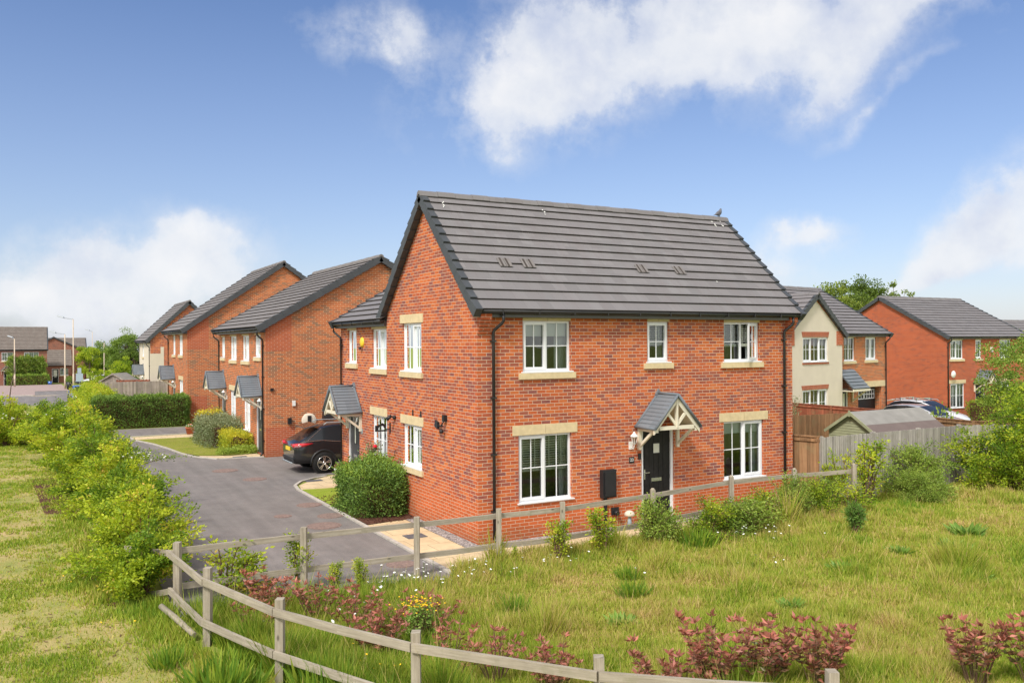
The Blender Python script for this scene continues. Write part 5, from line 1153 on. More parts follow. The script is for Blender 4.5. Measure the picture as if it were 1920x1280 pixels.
def shed(label, x, y, ln, half, ze, zr, mat, roofm, rz=0, felt2=None, ncl=12):
    s = empty('garden_shed', (x, y, gz(x, y)), rz, label, 'shed'); m = MB(); zt = zr - .03
    for k in range(ncl * 2):      # lapped boards on the gable that faces the camera
        z0, z1 = zr * k / (ncl * 2.), zr * (k + 1) / (ncl * 2.)
        def hw_(z): return half - .06 if z < ze else max(.01, (half - .06) * (zr - z) / (zr - ze))
        m.hexa([(-.018, -hw_(z0), z0), (.0, -hw_(z0), z0), (.0, hw_(z0), z0), (-.018, hw_(z0), z0), (-.004, -hw_(z1), z1 - .004), (.0, -hw_(z1), z1 - .004), (.0, hw_(z1), z1 - .004), (-.004, hw_(z1), z1 - .004)])
    m.box(0, ln, -half + .06, -half + .08, 0, ze); m.box(0, ln, half - .08, half - .06, 0, ze); m.face([(ln, -half + .06, 0), (ln, half - .06, 0), (ln, half - .06, ze), (ln, 0, zr), (ln, -half + .06, ze)])
    m.build('boards', M[mat], s)
    for sg in (-1, 1):
        m = MB(); q = lambda x_, t, dz: (x_, sg * half * (1 - t), ze - .02 + (zr + .03 - ze) * t + dz)
        for t0, t1, mm, dz in ((0, .42, 1 if felt2 else 0, 0), (.40, 1.0, 0, .006)):
            m.hexa([q(-.12, t0, dz), q(ln + .1, t0, dz), q(ln + .1, t1, dz), q(-.12, t1, dz), q(-.12, t0, dz + .02), q(ln + .1, t0, dz + .02), q(ln + .1, t1, dz + .02), q(-.12, t1, dz + .02)], mm)
        rf_ = m.build('roof', [M[roofm], M[felt2 or roofm]], s, fix=True)
        m = MB(); m.bar(q(-.135, -.02, -.02), q(-.135, 1.0, -.02), .02, .09); m.build('bargeboard', M[mat], rf_)
    m = MB(); m.box(-.16, -.145, -.035, .035, zr - .12, zr + .08); m.build('finial', M[mat], s); return s
shed('sage green shed with grey and brown felt roof behind the grey fence', 14.65, 2.5, 3.3, .98, 1.46, 2.06, 'green_shed', 'felt', felt2='felt_new')
shed('small grey roofed shed behind the long silvered fence on the left', -2.55, 59.5, 2.2, 1.1, 1.75, 2.35, 'board_far', 'felt', rz=R(60), ncl=8)

# ------------------------------------------------------------------ street furniture
def lamp(label, x, y, h, arm, head=1.0, arm_dir=None, r=.07):
    g = gz(x, y); s = empty('street_lamp', (x, y, g), 0, label, 'street lamp', 'street lamps along the estate road'); m = MB()
    m.tube([(0, 0, 0), (0, 0, h * .24)], r * 1.35, 10); m.tube([(0, 0, h * .24), (0, 0, h * .26), (0, 0, h)], [r * 1.35, r, r * .75], 10); m.build('column', M['column'], s)
    d = -RGT; m = MB(); m.tube([(0, 0, h - .02), d * .1 + Vector((0, 0, h + .04)), d * arm + Vector((0, 0, h + .16))], .035, 7); A = m.build('arm', M['galv'], s)
    m = MB(); c = d * (arm + .28) + Vector((0, 0, h + .24)); sd = FWD * .13
    m.hexa([c + d * .42 + sd + Vector((0, 0, .10)), c - d * .35 + sd + Vector((0, 0, -.12)), c - d * .35 - sd + Vector((0, 0, -.12)), c + d * .42 - sd + Vector((0, 0, .10)), c + d * .36 + sd * .7 + Vector((0, 0, .24)), c - d * .3 + sd * .7 + Vector((0, 0, .04)), c - d * .3 - sd * .7 + Vector((0, 0, .04)), c + d * .36 - sd * .7 + Vector((0, 0, .24))])
    m.build('lamp_head', M['galv'], A, fix=True, bevel=.03); return s
lamp('tallest street lamp on the left, rising well above the brown roofs', -4.28, 89.8, 8.0, 1.05)
lamp('second street lamp standing just left of the tallest one in front of the lean-to', -4.75, 102, 6.7, 1.15, r=.08)
x, y = cpt(27, 118); lamp('street lamp in front of the climbing shrub and hedge at the left edge', x, y, 6.6, .25, r=.085)
x, y = cpt(173, 140); lamp('distant slim lamp seen over the small lime green tree', x, y, 8.2, .5, r=.05)
x, y = cpt(195, 120); lamp('short grey topped lamp among the bushes left of the big green tree', x, y, 5.9, .1, r=.07)
x, y = cpt(148.5, 101); s = empty('road_sign', (x, y, gz(x, y)), -TH, 'back of a grey two part road sign right of the tall lamp', 'road sign')
m = MB(); m.box(-.42, .42, -.02, .0, 1.0, 1.95); m.build('lower_plate', M['signback'], s); m = MB(); m.box(-.22, .22, -.02, 0, 1.97, 2.6); m.build('upper_plate', M['signback'], s); m = MB(); m.tube([(0, .04, 0), (0, .04, 2.5)], .04, 8); m.build('sign_post', M['galv'], s)
s = empty('litter_cabinet', (x + .15, y + 1.2, gz(x, y)), -TH, 'black roadside cabinet standing under the grey road sign', 'cabinet'); m = MB(); m.box(-.6, .6, 0, .5, 0, .95); m.build('cabinet_body', M['black'], s, bevel=.03); m = MB(); m.box(-.63, .63, -.03, .53, .95, 1.02); m.build('cabinet_lid', M['galv'], s)
x, y = cpt(130, 104); s = empty('black_planter', (x, y, gz(x, y)), -TH, 'black tub with a clipped green ball left of the tall lamp foot', 'planter'); m = MB(); m.lathe([(0, 0), (.3, 0), (.42, .9), (.36, .9), (0, .82)], (0, 0, 0), 16); m.build('tub', M['black'], s)
PLANTER = s
x, y = cpt(93, 126); s = empty('blue_pot', (x, y, gz(x, y)), 0, 'small dark blue pot at the hedge end across the road', 'plant pot'); m = MB(); m.lathe([(0, 0), (.22, 0), (.3, .5), (.26, .5), (0, .42)], (0, 0, 0), 14); m.build('pot_body', M['car_blue'], s)
def pot(label, x, y, r, h, mat, bits, square=False, cat='plant pot', z=0.02):
    s = empty('plant_pot', (x, y, gz(x, y) + z), 0, label, cat); m = MB()
    if square: m.hexa([(-r * .9, -r * .9, 0), (r * .9, -r * .9, 0), (r * .9, r * .9, 0), (-r * .9, r * .9, 0), (-r, -r, h), (r, -r, h), (r, r, h), (-r, r, h)])
    else: m.lathe([(0, 0), (r * .68, 0), (r * .93, h * .8), (r, h * .8), (r * 1.02, h), (r * .88, h), (r * .84, h * .88), (0, h * .86)], (0, 0, 0), 24)
    m.build('pot_body', M[mat], s, bevel=.012 if square else 0); return s
POT1 = pot('terracotta pot with pale flowers on the drive edge in front of the long hedge', -1.65, 26.95, .21, .34, 'terracotta', 'white')
POT2 = pot('sage green pot of dark red plants beside the black car rear wheel', .30, 10.25, .17, .32, 'sage_pot', 'red')

# stone mushroom by the wall and the pigeon on the ridge
s = empty('garden_mushroom', (3.72, -.30, .03), 0, 'pale stone toadstool ornament standing on the gravel below the black meter box', 'garden ornament')
m = MB(); m.lathe([(0, 0), (.07, 0), (.045, .15), (.04, .30), (0, .30)], (0, 0, 0), 14); m.build('stalk', M['signback'], s); m = MB(); m.lathe([(0, .26), (.10, .27), (.125, .30), (.10, .36), (.05, .39), (0, .40)], (0, 0, 0), 18); m.build('cap', M['render'], s)
PG = empty('pigeon', (9.18, 2.63, 7.845), R(8), 'grey pigeon perched on the right end of the roof ridge', 'bird')
def skin(name, verts, edges, radii, mat, parent, sub=2):
    me = bpy.data.meshes.new(name); me.from_pydata(verts, edges, []); o = bpy.data.objects.new(name, me); COL.objects.link(o)
    md = o.modifiers.new('s', 'SKIN'); o.modifiers.new('u', 'SUBSURF').levels = sub; o.modifiers['u'].render_levels = sub
    for v, r_ in zip(me.skin_vertices[0].data, radii): v.radius = r_ if isinstance(r_, tuple) else (r_, r_)
    me.skin_vertices[0].data[0].use_root = True
    dg = bpy.context.evaluated_depsgraph_get(); nm = bpy.data.meshes.new_from_object(o.evaluated_get(dg)); bpy.data.objects.remove(o)
    nm.materials.clear(); nm.materials.append(mat); nm.polygons.foreach_set('use_smooth', [True] * len(nm.polygons))
    ob = bpy.data.objects.new(name, nm); COL.objects.link(ob); ob.parent = parent; return ob
skin('body', [(0, 0, .15), (.075, 0, .20), (.10, 0, .265), (.115, 0, .305), (.152, 0, .297), (-.09, 0, .105), (-.17, 0, .075), (-.26, 0, .05), (.01, .03, .06), (.015, .03, .005), (.01, -.03, .06), (.015, -.03, .005)],
     [(0, 1), (1, 2), (2, 3), (3, 4), (0, 5), (5, 6), (6, 7), (0, 8), (8, 9), (0, 10), (10, 11)], [.082, .072, .042, .036, .008, .062, (.038, .02), (.035, .01), .02, .008, .02, .008], M['pigeon'], PG)

PG.scale = (.82, .82, .82)
# ------------------------------------------------------------------ vegetation
def rnd(seed): return np.random.default_rng(seed)
def unit(v): return v / np.maximum(np.linalg.norm(v, axis=1, keepdims=True), 1e-9)
def leaf_obj(name, P, Dr, size, tint, mat, parent, aspect=.5, seed=1, fold=.0):
    """one quad (a pointed leaf) at every point"""
    g = rnd(seed); n = len(P); size = np.broadcast_to(size, (n,))[:, None]; Dr = unit(Dr)
    sd = unit(np.cross(Dr, g.normal(size=(n, 3)))); mid = P + Dr * size * .45; up_ = np.cross(sd, Dr) * size * fold
    V = np.empty((n, 4, 3), np.float32); V[:, 0] = P; V[:, 1] = mid + sd * size * aspect * .5 + up_; V[:, 2] = P + Dr * size; V[:, 3] = mid - sd * size * aspect * .5 + up_
    me = bpy.data.meshes.new(name); me.vertices.add(4 * n); me.vertices.foreach_set('co', V.ravel()); me.loops.add(4 * n); me.loops.foreach_set('vertex_index', np.arange(4 * n, dtype=np.int32))
    me.polygons.add(n); me.polygons.foreach_set('loop_start', np.arange(0, 4 * n, 4, dtype=np.int32)); me.polygons.foreach_set('loop_total', np.full(n, 4, np.int32))
    at = me.attributes.new('tint', 'FLOAT', 'POINT'); at.data.foreach_set('value', np.repeat(np.clip(tint, 0, 1), 4).astype(np.float32))
    me.materials.append(mat); me.update(calc_edges=True); me.validate()
    o = bpy.data.objects.new(name, me); COL.objects.link(o)
    if parent is not None: o.parent = parent
    return o
def shrub(seed, H=1.6, Rd=1.1, nb=26, nl=7000, leaf=.06, mat='leaf_lime', name='shrub', tint0=.45, spread=.075, low=.1, sub=4, layered=0.0, stems=True, lean=(0, 0), asp=.55):
    """a loose shrub: arching main branches, side shoots and leaves along the outer part of each shoot"""
    g = rnd(seed); root = bpy.data.objects.new(name, None); COL.objects.link(root); mb = MB(); Ps, Ts, Ds, pr_ = [], [], [], []
    for b in range(nb):
        az = g.uniform(0, 2 * math.pi); el = math.asin(g.uniform(low, 1)) ; rr_ = g.uniform(.72, 1.08)
        end = np.array([Rd * rr_ * math.cos(az) * math.cos(el) + lean[0] * g.uniform(.5, 1), Rd * rr_ * math.sin(az) * math.cos(el) + lean[1] * g.uniform(.5, 1), H * rr_ * math.sin(el)])
        st = np.array([math.cos(az) * .06, math.sin(az) * .06, 0]); c = np.array([end[0] * .35, end[1] * .35, end[2] * .75 + .12])
        t = np.linspace(0, 1, 7)[:, None]; line = st * (1 - t) ** 2 + c * 2 * t * (1 - t) + end * t ** 2
        if stems: mb.tube(line, [.016 * (1 - .8 * k / 6) for k in range(7)], 4, caps=False)
        bt = g.uniform(-.22, .22); lines = [(line, 1.0)]
        for s in range(sub):
            k = g.integers(2, 6); p0 = line[k]; d = unit((line[6] - line[2])[None] * .8 + g.normal(size=(1, 3)) * .55 * Rd)[0]; d[2] = d[2] * (1 - layered) + .05; ln = g.uniform(.22, .5) * Rd
            q = p0 + d * ln * np.linspace(0, 1, 4)[:, None] + np.array([0, 0, .04]) * (np.linspace(0, 1, 4)[:, None] ** 2); lines.append((q, ln / Rd * 1.4))
            if stems: mb.tube(q, [.007, .006, .005, .003], 3, caps=False)
        for q, wgt in lines:
            m = max(6, int(nl / (nb * (1 + sub * .5)) * wgt)); tt = g.beta(2.2, 1.3, m) * (len(q) - 1); i = np.minimum(tt.astype(int), len(q) - 2); f = (tt - i)[:, None]
            p = q[i] * (1 - f) + q[i + 1] * f; off = g.normal(size=(m, 3)) * spread; off[:, 2] *= (1 - .55 * layered); p = p + off
            d = unit(q[i + 1] - q[i]) * .5 + unit(off) * .6 + g.normal(size=(m, 3)) * .45; Ps.append(p); Ds.append(d); Ts.append(tint0 + bt + (g.uniform(-.2, .2) if sub else 0) + g.normal(size=m) * .12)
    P, Dd, Tt = np.vstack(Ps), np.vstack(Ds), np.concatenate(Ts); P[:, 2] = np.maximum(P[:, 2], .02)
    leaf_obj('foliage', P, Dd, g.uniform(.7, 1.25, len(P)) * leaf, Tt, M[mat], root, asp, seed)
    if stems: mb.build('branches', M['stem'], root)
    return root
def place(src, first, loc, rz, s, label, cat, group, name=None):
    o = src if first else copy_tree(src)
    o.location = (loc[0], loc[1], gz(*loc) - .01); o.rotation_euler.z = rz
    o.scale = s if isinstance(s, tuple) else (s, s, s); tag(o, label, cat, group); return o
def box_hedge(label, name, cat, x0, x1, y0, y1, h, n, mat, leaf=.06, rz=0, group=None, loc=None, rough=.07, tint0=.45, seed=5, rad=.25, core=True, z0=0.03):
    """a clipped mass: leaves in a thin uneven shell over a plain dark box added to block light"""
    g = rnd(seed); cx, cy = (x0 + x1) / 2, (y0 + y1) / 2; root = empty(name, (cx, cy, gz(cx, cy)), rz, label, cat, group); a, b = (x1 - x0) / 2, (y1 - y0) / 2
    ar = np.array([4 * a * b, 2 * a * h, 2 * a * h, 2 * b * h, 2 * b * h]); side = g.choice(5, n, p=ar / ar.sum()); u, v = g.uniform(-1, 1, n), g.uniform(0, 1, n)
    X = np.where(side == 0, u * a, np.where(side <= 2, u * a, np.where(side == 3, a, -a))); Y = np.where(side == 0, (v * 2 - 1) * b, np.where(side == 1, b, np.where(side == 2, -b, u * b))); Z = np.where(side == 0, h, z0 + v * (h - z0))
    P = np.stack([X, Y, Z], 1); N = np.zeros((n, 3)); N[side == 0, 2] = 1; N[side == 1, 1] = 1; N[side == 2, 1] = -1; N[side == 3, 0] = 1; N[side == 4, 0] = -1
    # rounded shoulders
    c = np.stack([np.clip(X, -a + rad, a - rad), np.clip(Y, -b + rad, b - rad), np.clip(Z, -9, h - rad)], 1); dv = P - c; L = np.linalg.norm(dv, axis=1, keepdims=True); k = L[:, 0] > rad; P[k] = (c + dv / np.maximum(L, 1e-6) * rad)[k]; N[k] = (dv / np.maximum(L, 1e-6))[k]
    wob = (np.sin(P[:, 0] * 3.1 + seed) * np.cos(P[:, 1] * 2.7) + np.sin(P[:, 2] * 5 + P[:, 0] * 6.3) * .7 + np.sin(P[:, 1] * 9 + P[:, 2] * 7) * .4)
    P = P + N * (wob * rough * .6 + g.normal(size=n) * rough * .55 + (g.random(n) < .03) * g.uniform(.03, .2, n))[:, None]; P[:, 2] = np.maximum(P[:, 2], .02)
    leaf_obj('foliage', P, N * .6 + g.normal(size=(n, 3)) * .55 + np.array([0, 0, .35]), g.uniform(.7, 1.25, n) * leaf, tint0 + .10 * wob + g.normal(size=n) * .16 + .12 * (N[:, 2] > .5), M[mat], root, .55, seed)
    if core: m = MB(); e = rad * .6; m.box(-a + e, a - e, -b + e, b - e, .0, h - e); m.build('light_block_core', M['mulch'], root)  # plain dark box added inside to stop light passing through the leaves
    return root
def tree(seed, H, crown_r, crown_h, nl, leaf, mat, name='tree', clumps=60, tr=.16, tint0=.45, gap=.0, cz=None, limb=True, cr=.34):
    """tapered trunk, limbs, and a crown of many separate leaf clumps"""
    g = rnd(seed); root = bpy.data.objects.new(name, None); COL.objects.link(root); tb = MB(); cz = H - crown_h * .5 if cz is None else cz
    top = np.array([g.uniform(-.3, .3), g.uniform(-.3, .3), cz + crown_h * .25]); tl = np.linspace(0, 1, 6)[:, None]; trunk = top * tl + np.array([[.0, 0, 0], [.06, .03, 0], [-.05, .06, 0], [.07, -.05, 0], [0, .05, 0], [0, 0, 0]]) * tr * 5
    tb.tube(trunk, [tr * (1 - .13 * k) for k in range(6)], 8, caps=False); Ps, Ts, Ds = [], [], []
    for c in range(clumps):
        d = unit(g.normal(size=(1, 3)))[0]; rr_ = g.uniform(.35, 1) ** .5; rad = 1 + .22 * math.sin(3 * math.atan2(d[1], d[0]) + seed) + .15 * math.sin(5 * d[2] + seed)
        p = np.array([d[0] * crown_r * rr_ * rad, d[1] * crown_r * rr_ * rad, cz + d[2] * crown_h * .5 * rr_ * rad])
        if limb and c % 2 == 0:
            s0 = trunk[g.integers(2, 5)]; mid = (s0 + p) / 2 + np.array([0, 0, -.08 * crown_h * g.random()]); tb.tube([s0, mid, p], [tr * .42, tr * .22, tr * .06], 5, caps=False)
        m = int(nl / clumps * g.uniform(.5, 1.5)); cs = cr * crown_r * g.uniform(.6, 1.25); o = g.normal(size=(m, 3)); o = unit(o) * (g.random((m, 1)) ** .45) * cs; o[:, 2] *= .62
        Ps.append(p + o); Ds.append(unit(o) * .7 + g.normal(size=(m, 3)) * .6); Ts.append(tint0 + g.uniform(-.18, .18) + g.normal(size=m) * .15)
    P = np.vstack(Ps); leaf_obj('crown', P, np.vstack(Ds), g.uniform(.7, 1.3, len(P)) * leaf, np.concatenate(Ts), M[mat], root, .65, seed); tb.build('trunk', M['bark'], root); return root
def whorl_plant(seed, H, Rd, ns, mat, leaf, name, per=11, tiers=4, tint0=.5, aspect=.34, up=.75):
    """upright stems carrying rosettes of long leaves, densest at the tips"""
    g = rnd(seed); root = bpy.data.objects.new(name, None); COL.objects.link(root); mb = MB(); Ps, Ds, Ts, Ss = [], [], [], []
    for s in range(ns):
        az, rr_ = g.uniform(0, 6.28), Rd * g.random() ** .6; b = np.array([math.cos(az) * rr_ * .25, math.sin(az) * rr_ * .25, 0]); e = np.array([math.cos(az) * rr_, math.sin(az) * rr_, H * g.uniform(.55, 1.05)])
        c = (b + e) / 2 + np.array([-math.cos(az) * rr_ * .15, -math.sin(az) * rr_ * .15, .05]); t = np.linspace(0, 1, 6)[:, None]; q = b * (1 - t) ** 2 + c * 2 * t * (1 - t) + e * t ** 2
        mb.tube(q, [.008, .007, .006, .005, .004, .003], 4, caps=False); tn = g.uniform(-.2, .2)
        for k in range(tiers):
            f = 1 - k * .17 - g.uniform(0, .05); i = min(int(f * 5), 4); p = q[i] * (1 - (f * 5 - i)) + q[i + 1] * (f * 5 - i); m = per if k == 0 else int(per * .8)
            a = g.uniform(0, 6.28, m); el = g.uniform(.15, 1.2, m) if k == 0 else g.uniform(-.2, .7, m); d = np.stack([np.cos(a) * np.cos(el), np.sin(a) * np.cos(el), np.sin(el) * up + .1], 1)
            Ps.append(np.repeat(p[None], m, 0) + g.normal(size=(m, 3)) * .008); Ds.append(d); Ts.append(tint0 + tn + g.normal(size=m) * .16 - k * .09); Ss.append(leaf * g.uniform(.65, 1.15, m))
    leaf_obj('foliage', np.vstack(Ps), np.vstack(Ds), np.concatenate(Ss), np.concatenate(Ts), M[mat], root, aspect, seed, fold=-.08); mb.build('stems', M['stem'], root); return root
def tuft(seed, n, H, Rd, name, mat='leaf_weed', wd=.02, lean=.35, tint0=.5):
    g = rnd(seed); root = bpy.data.objects.new(name, None); COL.objects.link(root); az = g.uniform(0, 6.28, n); r_ = Rd * g.random(n) ** .7 * .5; P = np.stack([np.cos(az) * r_, np.sin(az) * r_, np.zeros(n)], 1) + g.normal(size=(n, 3)) * np.array([Rd * .18, Rd * .18, 0])
    h = H * g.uniform(.45, 1.05, n); D = np.stack([np.cos(az) * lean * g.random(n), np.sin(az) * lean * g.random(n), np.ones(n)], 1)
    leaf_obj('blades', P, D, h, tint0 + g.normal(size=n) * .2, M[mat], root, wd / H * 1.6, seed); return root

G1 = 'hawthorn shrubs in a row between the lawn and the drive'
sA = shrub(21, 1.6, 1.05, 30, 15000, .072, 'leaf_lime', tint0=.45, layered=.7, sub=6, spread=.06)
sB = shrub(22, 1.75, 1.15, 30, 15000, .070, 'leaf_lime', tint0=.54, layered=.5, sub=6, spread=.065)
sC = shrub(23, 1.7, 1.1, 30, 14000, .070, 'leaf_lime', tint0=.44, layered=.6, sub=6, spread=.06)
row = [(sA, 1, -6.62, -.35, 0.3, (.72, .72, .80), 'nearest lime green shrub of the left row, touching the corner post of the rail fence'),
       (sB, 1, -6.50, 1.2, 1.2, (.85, .85, .86), 'bright yellow green shrub just beyond the nearest one of the left row'),
       (sC, 1, -6.40, 3.1, 2.2, (.9, .9, .92), 'lime shrub of the left row in line with the small green lawn'),
       (sA, 0, -6.35, 5.2, 3.9, (.92, .92, 1.0), 'yellowish shrub of the left row opposite the largest manhole covers'),
       (sB, 0, -6.45, 7.6, 2.9, (.92, .92, .95), 'shrub of the left row in line with the rear of the black car'),
       (sC, 0, -6.55, 10.3, 5.1, (1.05, 1.05, 1.0), 'green shrub of the left row beyond the bare earth patch'),
       (sA, 0, -6.65, 13.4, .9, (1.15, 1.15, 1.1), 'broad shrub of the left row opposite the middle lawn'),
       (sB, 0, -6.8, 16.9, 4.4, 1.2, 'large pale shrub of the left row dotted with white blossom'),
       (sC, 0, -7.3, 20.6, 1.7, (1.25, 1.25, 1.15), 'shrub of the left row standing out onto the lawn'),
       (sA, 0, -7.6, 24.6, 3.0, 1.2, 'far shrub of the left row in line with the terracotta pot'),
       (sB, 0, -9.2, 26.5, 5.5, 1.1, 'leftmost far shrub behind the one on the lawn edge'),
       (sC, 0, -7.7, 29.5, 2.6, 1.0, 'last low shrub of the left row before the road, opposite the hedge end'),
       (sA, 0, -9.6, 32.0, 4.0, 1.15, 'farthest lime shrub of the left row against the grey road')]
for (s, first, x, y, rz, sca, lb) in row: sca = sca if isinstance(sca, tuple) else (sca,) * 3; place(s, first, (x + .08, y), rz, (sca[0] * 1.12, sca[1] * 1.12, sca[2] * 1.04), lb, 'shrub', G1)
sp1 = shrub(31, 1.0, .55, 14, 1500, .055, 'leaf_lime', name='sapling', tint0=.62, spread=.05, sub=3, layered=.6)
sp2 = shrub(32, .95, .6, 22, 5200, .05, 'leaf_mid', name='sapling', tint0=.62, spread=.06, sub=4)
sp3 = shrub(33, 1.15, .32, 11, 1150, .052, 'leaf_lime', name='sapling', tint0=.5, spread=.045, sub=2, low=.5)
sp4 = shrub(34, 1.0, .75, 24, 5200, .05, 'leaf_lime', name='sapling', tint0=.35, spread=.06, sub=4, layered=.3)
G2 = 'young shrubs growing along the rail fence'
for (s, first, x, y, rz, sca, lb) in [(sp1, 1, -5.3, -1.0, .2, (1.6, 1.5, 1.1), 'thin yellow green sapling behind the corner of the rail fence in front of the drive'),
    (sp3, 1, -4.12, -1.35, .0, .95, 'spindly sapling climbing the second post of the rail fence'), (sp3, 0, -3.3, -2.1, 1.5, .6, 'short sapling in the long grass between the second and third fence posts'), (sp3, 0, -3.7, -1.9, 3.5, .55, 'tiny yellow shoot in the grass just right of the second fence post'),
    (sp3, 0, .75, -1.95, 2.5, (1.0, 1.0, .8), 'slim yellow sapling at the foot of the fence in front of the downstairs window'), (sp3, 0, 1.75, -2.0, .7, (1.3, 1.3, .9), 'yellow green sapling on the fence right of the downstairs window'), (sp3, 0, -.1, -1.75, 4.7, .35, 'knee high sprig on the path edge by the house corner'),
    (sp2, 1, 3.15, -1.95, 0, (1.0, 1.0, 1.05), 'dense green bush on the fence in front of the black front door'), (sp4, 1, 4.7, -1.85, .8, (1.2, 1.0, .85), 'green bush on the fence right of the front door'), (sp2, 0, 5.6, -2.0, 2.2, (1.5, 1.2, .85), 'low green bush below the right hand downstairs window'),
    (sp4, 0, 6.6, -1.7, 3.1, (1.1, .9, .85), 'small dark bush under the right hand window by the fence rail'), (sp2, 0, 7.6, -1.5, 4.0, (.95, .9, 1.15), 'green bush hiding the fence near the right corner of the house'), (sp4, 0, 8.5, -1.5, 5.0, (1.0, .9, .95), 'bush in front of the brown garden gate'),
    (sp1, 0, 9.3, -1.8, 1.0, (1.3, 1.3, .95), 'yellow green bush in front of the last fence bay'), (sp2, 0, 9.0, -1.2, 2.0, (.9, .9, .9), 'green bush behind the last fence rail'), (sp1, 0, 10.0, -.9, 3.0, (1.1, 1.1, 1.6), 'tall wispy sapling at the end of the rail fence against the grey boards'), (sp3, 0, 10.9, -1.0, 3.0, (1.8, 1.8, 1.6), 'tall thin sapling against the grey fence right of the fence end')]:
    place(s, first, (x, y), rz, sca, lb, 'sapling', G2)
G3 = 'bushes against the grey fence on the right'
rb1 = shrub(41, 1.5, 1.25, 34, 13000, .06, 'leaf_mid', name='bush', tint0=.72, layered=.3); rb2 = shrub(42, 3.0, 1.75, 52, 26000, .07, 'leaf_lime', name='bush', tint0=.42, layered=.4, low=.02)
for (s, first, x, y, rz, sca, lb) in [(rb1, 1, 13.3, -.75, 0, (.95, .95, 1.0), 'rounded fresh green bush leaning on the middle of the grey fence'), (rb1, 0, 12.5, -1.35, 2.0, (.62, .62, .6), 'small low bush at the left foot of the rounded green bush'),
    (rb2, 1, 16.8, -1.3, 0, (1.12, 1.12, 1.08), 'tall lime green bush in front of the grey fence near the right edge'), (rb2, 0, 19.2, -1.7, 2.2, (1.3, 1.3, 1.12), 'large lime green bush filling the right edge'), (rb1, 0, 18.3, -2.9, 1.0, (1.2, 1.2, .85), 'darker low bush in front of the tall lime bush')]:
    place(s, first, (x, y), rz, sca, lb, 'bush', G3)
tR = tree(51, 4.9, 1.35, 4.0, 13000, .08, 'leaf_mid', clumps=70, tr=.08, tint0=.6, cr=.30, limb=False); place(tR, 1, (25.2, 3.3), 0, 1, 'slender green tree rising behind the bushes at the right edge', 'tree', None)
bE = shrub(52, 2.1, .95, 26, 7000, .06, 'leaf_grey', name='bush', tint0=.7); place(bE, 1, (17.2, 7.4), 0, 1.0, 'grey green bush in front of the cream rendered wall behind the brown fence', 'bush', None)
hp = shrub(53, .5, .3, 14, 900, .06, 'leaf_mid', name='climber', tint0=.7); place(hp, 1, (21.6, 4.2), 0, (2.2, 2.2, 3.2), 'leafy sprays poking above the fence in front of the silver car', 'bush', None)

box_hedge('long clipped dark green hedge in front of the third house on the left', 'hedge', 'hedge', -5.55, -1.0, 31.6, 33.0, 1.55, 30000, 'leaf_hedge', .075, rz=R(-1), seed=6, rough=.09, tint0=.42)
box_hedge('yellow green hedge end turning back along the pavement behind the clipped hedge', 'hedge', 'hedge', -5.5, -4.3, 33.2, 45, 1.75, 22000, 'leaf_lime', .09, seed=7, rough=.16, tint0=.5)
box_hedge('rounded clipped evergreen bush in the bark bed against the gable wall', 'garden_bush', 'bush', -1.26, -.04, 3.6, 5.85, 1.20, 20000, 'leaf_hedge', .062, seed=8, rough=.15, rad=.55, tint0=.45)
box_hedge('soft grey green mound on the lawn of the middle house', 'garden_bush', 'bush', -1.9, -.55, 20.4, 24.4, 1.05, 12000, 'leaf_grey', .07, seed=9, rough=.16, rad=.45, tint0=.4, core=True)
box_hedge('yellow edged bush behind the grey green mound', 'garden_bush', 'bush', -1.5, -.55, 24.3, 25.3, 1.25, 3500, 'leaf_gold', .07, seed=10, rough=.14, rad=.35, tint0=.8)
box_hedge('golden leaved low bush beside the dark front door of the middle house', 'garden_bush', 'bush', -1.5, -.55, 18.5, 20.5, .72, 6500, 'leaf_gold', .065, seed=11, rough=.13, rad=.3, tint0=.55)
box_hedge('low fresh green ground plants along the slab path of the middle house', 'garden_bush', 'plant', -1.9, -.55, 17.95, 18.6, .22, 2600, 'leaf_mid', .06, seed=12, rough=.08, rad=.1, tint0=.9, core=False)
hx, hy, hz = H9.location
box_hedge('clipped hedge in front of the brown brick house across the road', 'hedge', 'hedge', hx - 5.1, hx + .1, hy - 2.4, hy - 1.4, 1.45, 7000, 'leaf_hedge', .14, seed=13, rough=.12, tint0=.6)
cl = box_hedge('climbing shrub spread across the front of the brown brick house', 'climbing_shrub', 'climber', hx - 4.9, hx - .5, hy - 1.0, hy - .1, 2.5, 9000, 'leaf_mid', .18, seed=14, rough=.30, rad=.6, tint0=.5, core=False, z0=-.2); cl.location.z = hz + 1.6
x, y = cpt(40, 60); box_hedge('brown tipped low hedge in front of the far right red brick house', 'hedge', 'hedge', 40.0, 47.5, 14.3, 15.1, 1.35, 8000, 'leaf_gold', .09, seed=15, rough=.12, tint0=.15)
